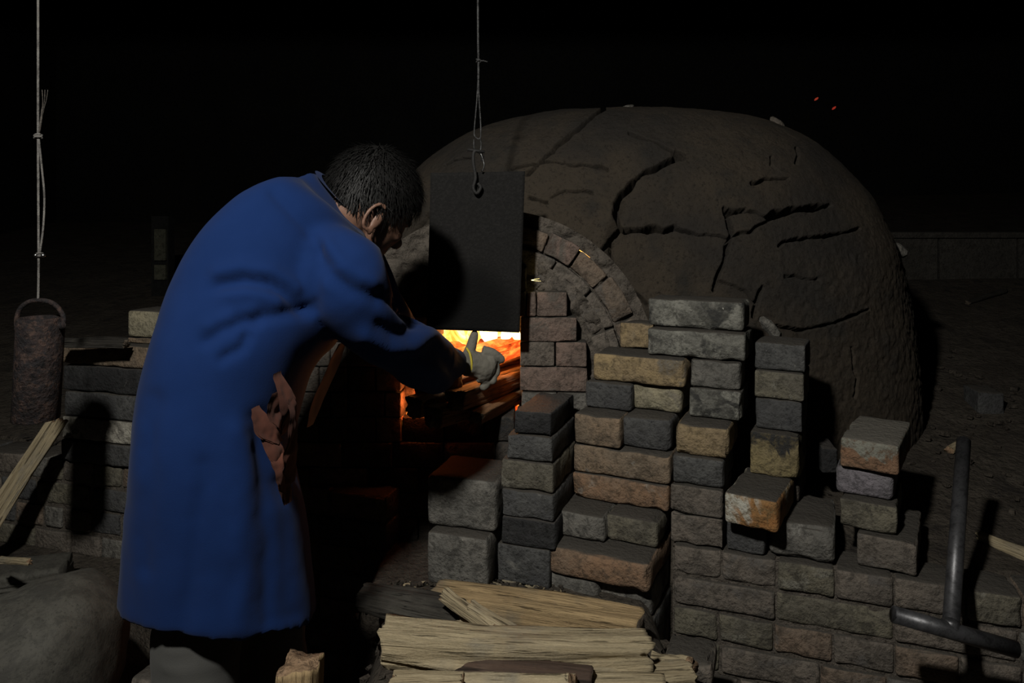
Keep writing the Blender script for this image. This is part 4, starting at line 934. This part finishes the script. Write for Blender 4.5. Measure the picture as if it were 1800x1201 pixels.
D_ = rs.normal(size=(8000, 3)); D_ /= np.linalg.norm(D_, axis=1)[:, None]; D_ = D_[covered(D_)][:3400]
SV = []; SF = []
crown = np.array([-.55, .1, .83]); crown /= np.linalg.norm(crown)
for dl in D_:
    t0 = dl-crown; t0 -= dl*(t0@dl); n0 = np.linalg.norm(t0)+1e-6; t0 /= n0; t0 += rs.normal(size=3)*.25
    ln = rs.uniform(.022, .045); base = dl; sd_ = np.cross(dl, t0); sd_ /= np.linalg.norm(sd_)+1e-9; b0 = len(SV)
    for k_, (s_, o_, w_) in enumerate([(0, 1.0, .0011), (.5, 1.06, .0009), (1, 1.06+rs.uniform(-.02, .12), .0003)]):
        q = dl+t0*ln*s_/.1; q = q/np.linalg.norm(q)*o_
        for sg in (-1, 1):
            c = q+sd_*sg*w_/.1; SV.append(cap_c+fwd*c[0]*.106+rt*c[1]*.087+up*c[2]*.103)
    SF += [(b0, b0+1, b0+3, b0+2), (b0+2, b0+3, b0+5, b0+4)]
hs = mk('hair_strands', np.array(SV), SF, M_hair, hair, smooth=False); hs['kind'] = 'stuff'
# gloves
def glove(hand, name_label):
    parts = []
    for pts_, r_ in hand: parts.append(tube(catmull(pts_, 12), np.linspace(r_[0], r_[1], 12), 12)); parts.append(ellipsoid(pts_[-1], [np.array([r_[1], 0, 0]), np.array([0, r_[1], 0]), np.array([0, 0, r_[1]])], 8, 10))
    V, Fq, N = remesh(*join(parts), .0022, 3); V = V+N*(fbm(V*130, 95, 2)*.0012)[:, None]
    g_ = mk('glove', V, Fq, M_glove, person); g_['label'] = name_label; return g_
g1 = glove([
 ([P(818, 640, 1.845), P(832, 640, 1.86), P(848, 645, 1.87)], (.031, .034)),
 ([P(838, 655, 1.865), P(852, 652, 1.87), P(858, 640, 1.87)], (.027, .024)),
 ([P(824, 624, 1.86), P(829, 606, 1.865), P(834, 588, 1.868)], (.016, .0105)),                       # thumb
 ([P(848, 618, 1.87), P(866, 622, 1.875), P(881, 632, 1.885)], (.016, .0105)),                      # index
 ([P(852, 634, 1.87), P(868, 640, 1.885), P(872, 655, 1.88)], (.015, .011)),
 ([P(850, 648, 1.865), P(866, 655, 1.88), P(866, 669, 1.875)], (.015, .011)),
 ([P(842, 662, 1.86), P(856, 671, 1.875), P(850, 680, 1.87)], (.014, .0105))], 'white knitted work glove with thumb raised')
mk('cuff_band', *tube(catmull([P(820, 612, 1.838), P(826, 622, 1.828), P(829, 638, 1.822), P(829, 655, 1.83)], 12), .003, 8), M_gcuff, g1)
glove([
 ([P(762, 650, 1.87), P(776, 660, 1.875), P(790, 668, 1.875)], (.03, .03)),
 ([P(780, 655, 1.88), P(795, 655, 1.885), P(806, 664, 1.885)], (.014, .010)),
 ([P(790, 664, 1.875), P(804, 672, 1.88), P(806, 684, 1.875)], (.013, .010)),
 ([P(786, 672, 1.87), P(798, 682, 1.87), P(798, 692, 1.865)], (.013, .010)),
 ([P(780, 678, 1.865), P(790, 690, 1.865), P(788, 699, 1.86)], (.012, .010)),
 ([P(774, 650, 1.87), P(786, 643, 1.865), P(797, 646, 1.865)], (.013, .010))], 'dark soiled glove under the near arm')

# ================================================================ THINGS FAR BACK
def ground_at(px_, py_):
    for d in np.arange(1.6, 6, .01):
        p = P(px_, py_, d)
        if p[2] <= hfloor(np.array([p[0]]), np.array([p[1]]))[0]: return p, d
    return p, d
bd = empty('board', 'faint pale narrow board standing in the dark left of the blue shoulder', 'board', P(281, 492, 4.2))
M_board = rough_mat('old_board', (.085, .085, .06), (.065, .065, .047))
for (a_, b_) in ((403, 458), (466, 492)):
    p0, p1 = P(271, b_, 4.2), P(291, a_, 4.2); mk('panel', *boxv(p0[0], p1[0], 4.2, 4.22, p0[2], p1[2]), M_board, bd, smooth=False)
p0, p1 = P(266, 500, 4.22), P(296, 380, 4.22); mk('post', *boxv(p0[0], p1[0], 4.22, 4.30, .3, p1[2]), M_sootwall, bd, smooth=False)
gp_, gd = ground_at(1742, 728)
lb(1720, 1766, gp_[2]-.01, gp_[2]+.07, gd, 10, .12, 'dark', 'lone dark brick lying on the earth slope at far right', 'stray bricks on the slope')
for i, (x0, y0, x1, y1, l_) in enumerate([(1700, 537, 1766, 515, 'dark branch lying on the earth below the block wall'), (1668, 800, 1692, 786, 'curved pale chip beside the top of the steel pipe')]):
    a_, _ = ground_at(x0, y0); b_, _ = ground_at(x1, y1); logo('branch', a_+np.array([0, 0, .012]), b_+np.array([0, 0, .012]), .012, .014, 90+i, [M_wooddark, M_endd] if i == 0 else [M_wood, M_end], l_, 'stick', kind='round')
# ================================================================ SMALL DEBRIS
def chips(n, x0, x1, y0, y1, s0, s1, seed, mat, name, label, straw=False):
    rs = np.random.default_rng(seed); V = []; Fc = []
    for _ in range(n):
        x, y = rs.uniform(x0, x1), rs.uniform(y0, y1); z = hgt(x, y); s = rs.uniform(s0, s1); a = rs.uniform(0, 6.28); b = len(V)
        u = np.array([math.cos(a), math.sin(a), rs.uniform(-.1, .1)]); v = np.array([-math.sin(a), math.cos(a), rs.uniform(-.1, .1)]); w_ = np.array([0, 0, 1.])
        e = (1, .10, .08) if straw else (1, rs.uniform(.4, .9), rs.uniform(.3, .6))
        for i in (-1, 1):
            for j in (-1, 1):
                for k_ in (-1, 1): V.append(np.array([x, y, z+s*e[2]*.6])+(u*i*e[0]+v*j*e[1]+w_*k_*e[2])*s*.5*rs.uniform(.7, 1.1))
        Fc += [tuple(b+q for q in f_) for f_ in ((0, 1, 3, 2), (4, 6, 7, 5), (0, 4, 5, 1), (2, 3, 7, 6), (0, 2, 6, 4), (1, 5, 7, 3))]
    o = mk(name, np.array(V), Fc, mat, smooth=False); tag(o, label, 'debris', kind='stuff')
chips(260, -.36, .14, 1.62, 1.74, .004, .016, 1, M_soil, 'soil_crumbs', 'dark crumbs of clay scattered on the ledge below the kiln mouth')
chips(70, -.30, .12, 1.60, 1.74, .015, .05, 2, M_wood, 'wood_splinters', 'thin pale splinters on the ledge below the kiln mouth', True)
chips(300, .55, 1.8, 1.85, 3.4, .006, .03, 3, M_soil, 'soil_crumbs', 'clods and crumbs on the bank right of the right stack')
chips(120, -1.75, -1.15, 2.22, 2.8, .01, .05, 4, M_wooddark, 'bark_scraps', 'dark bark scraps on the bank behind the hanging weight', True)
chips(150, -.3, .45, 1.2, 1.55, .006, .022, 6, M_soil, 'soil_crumbs', 'clay crumbs around the firewood heap')
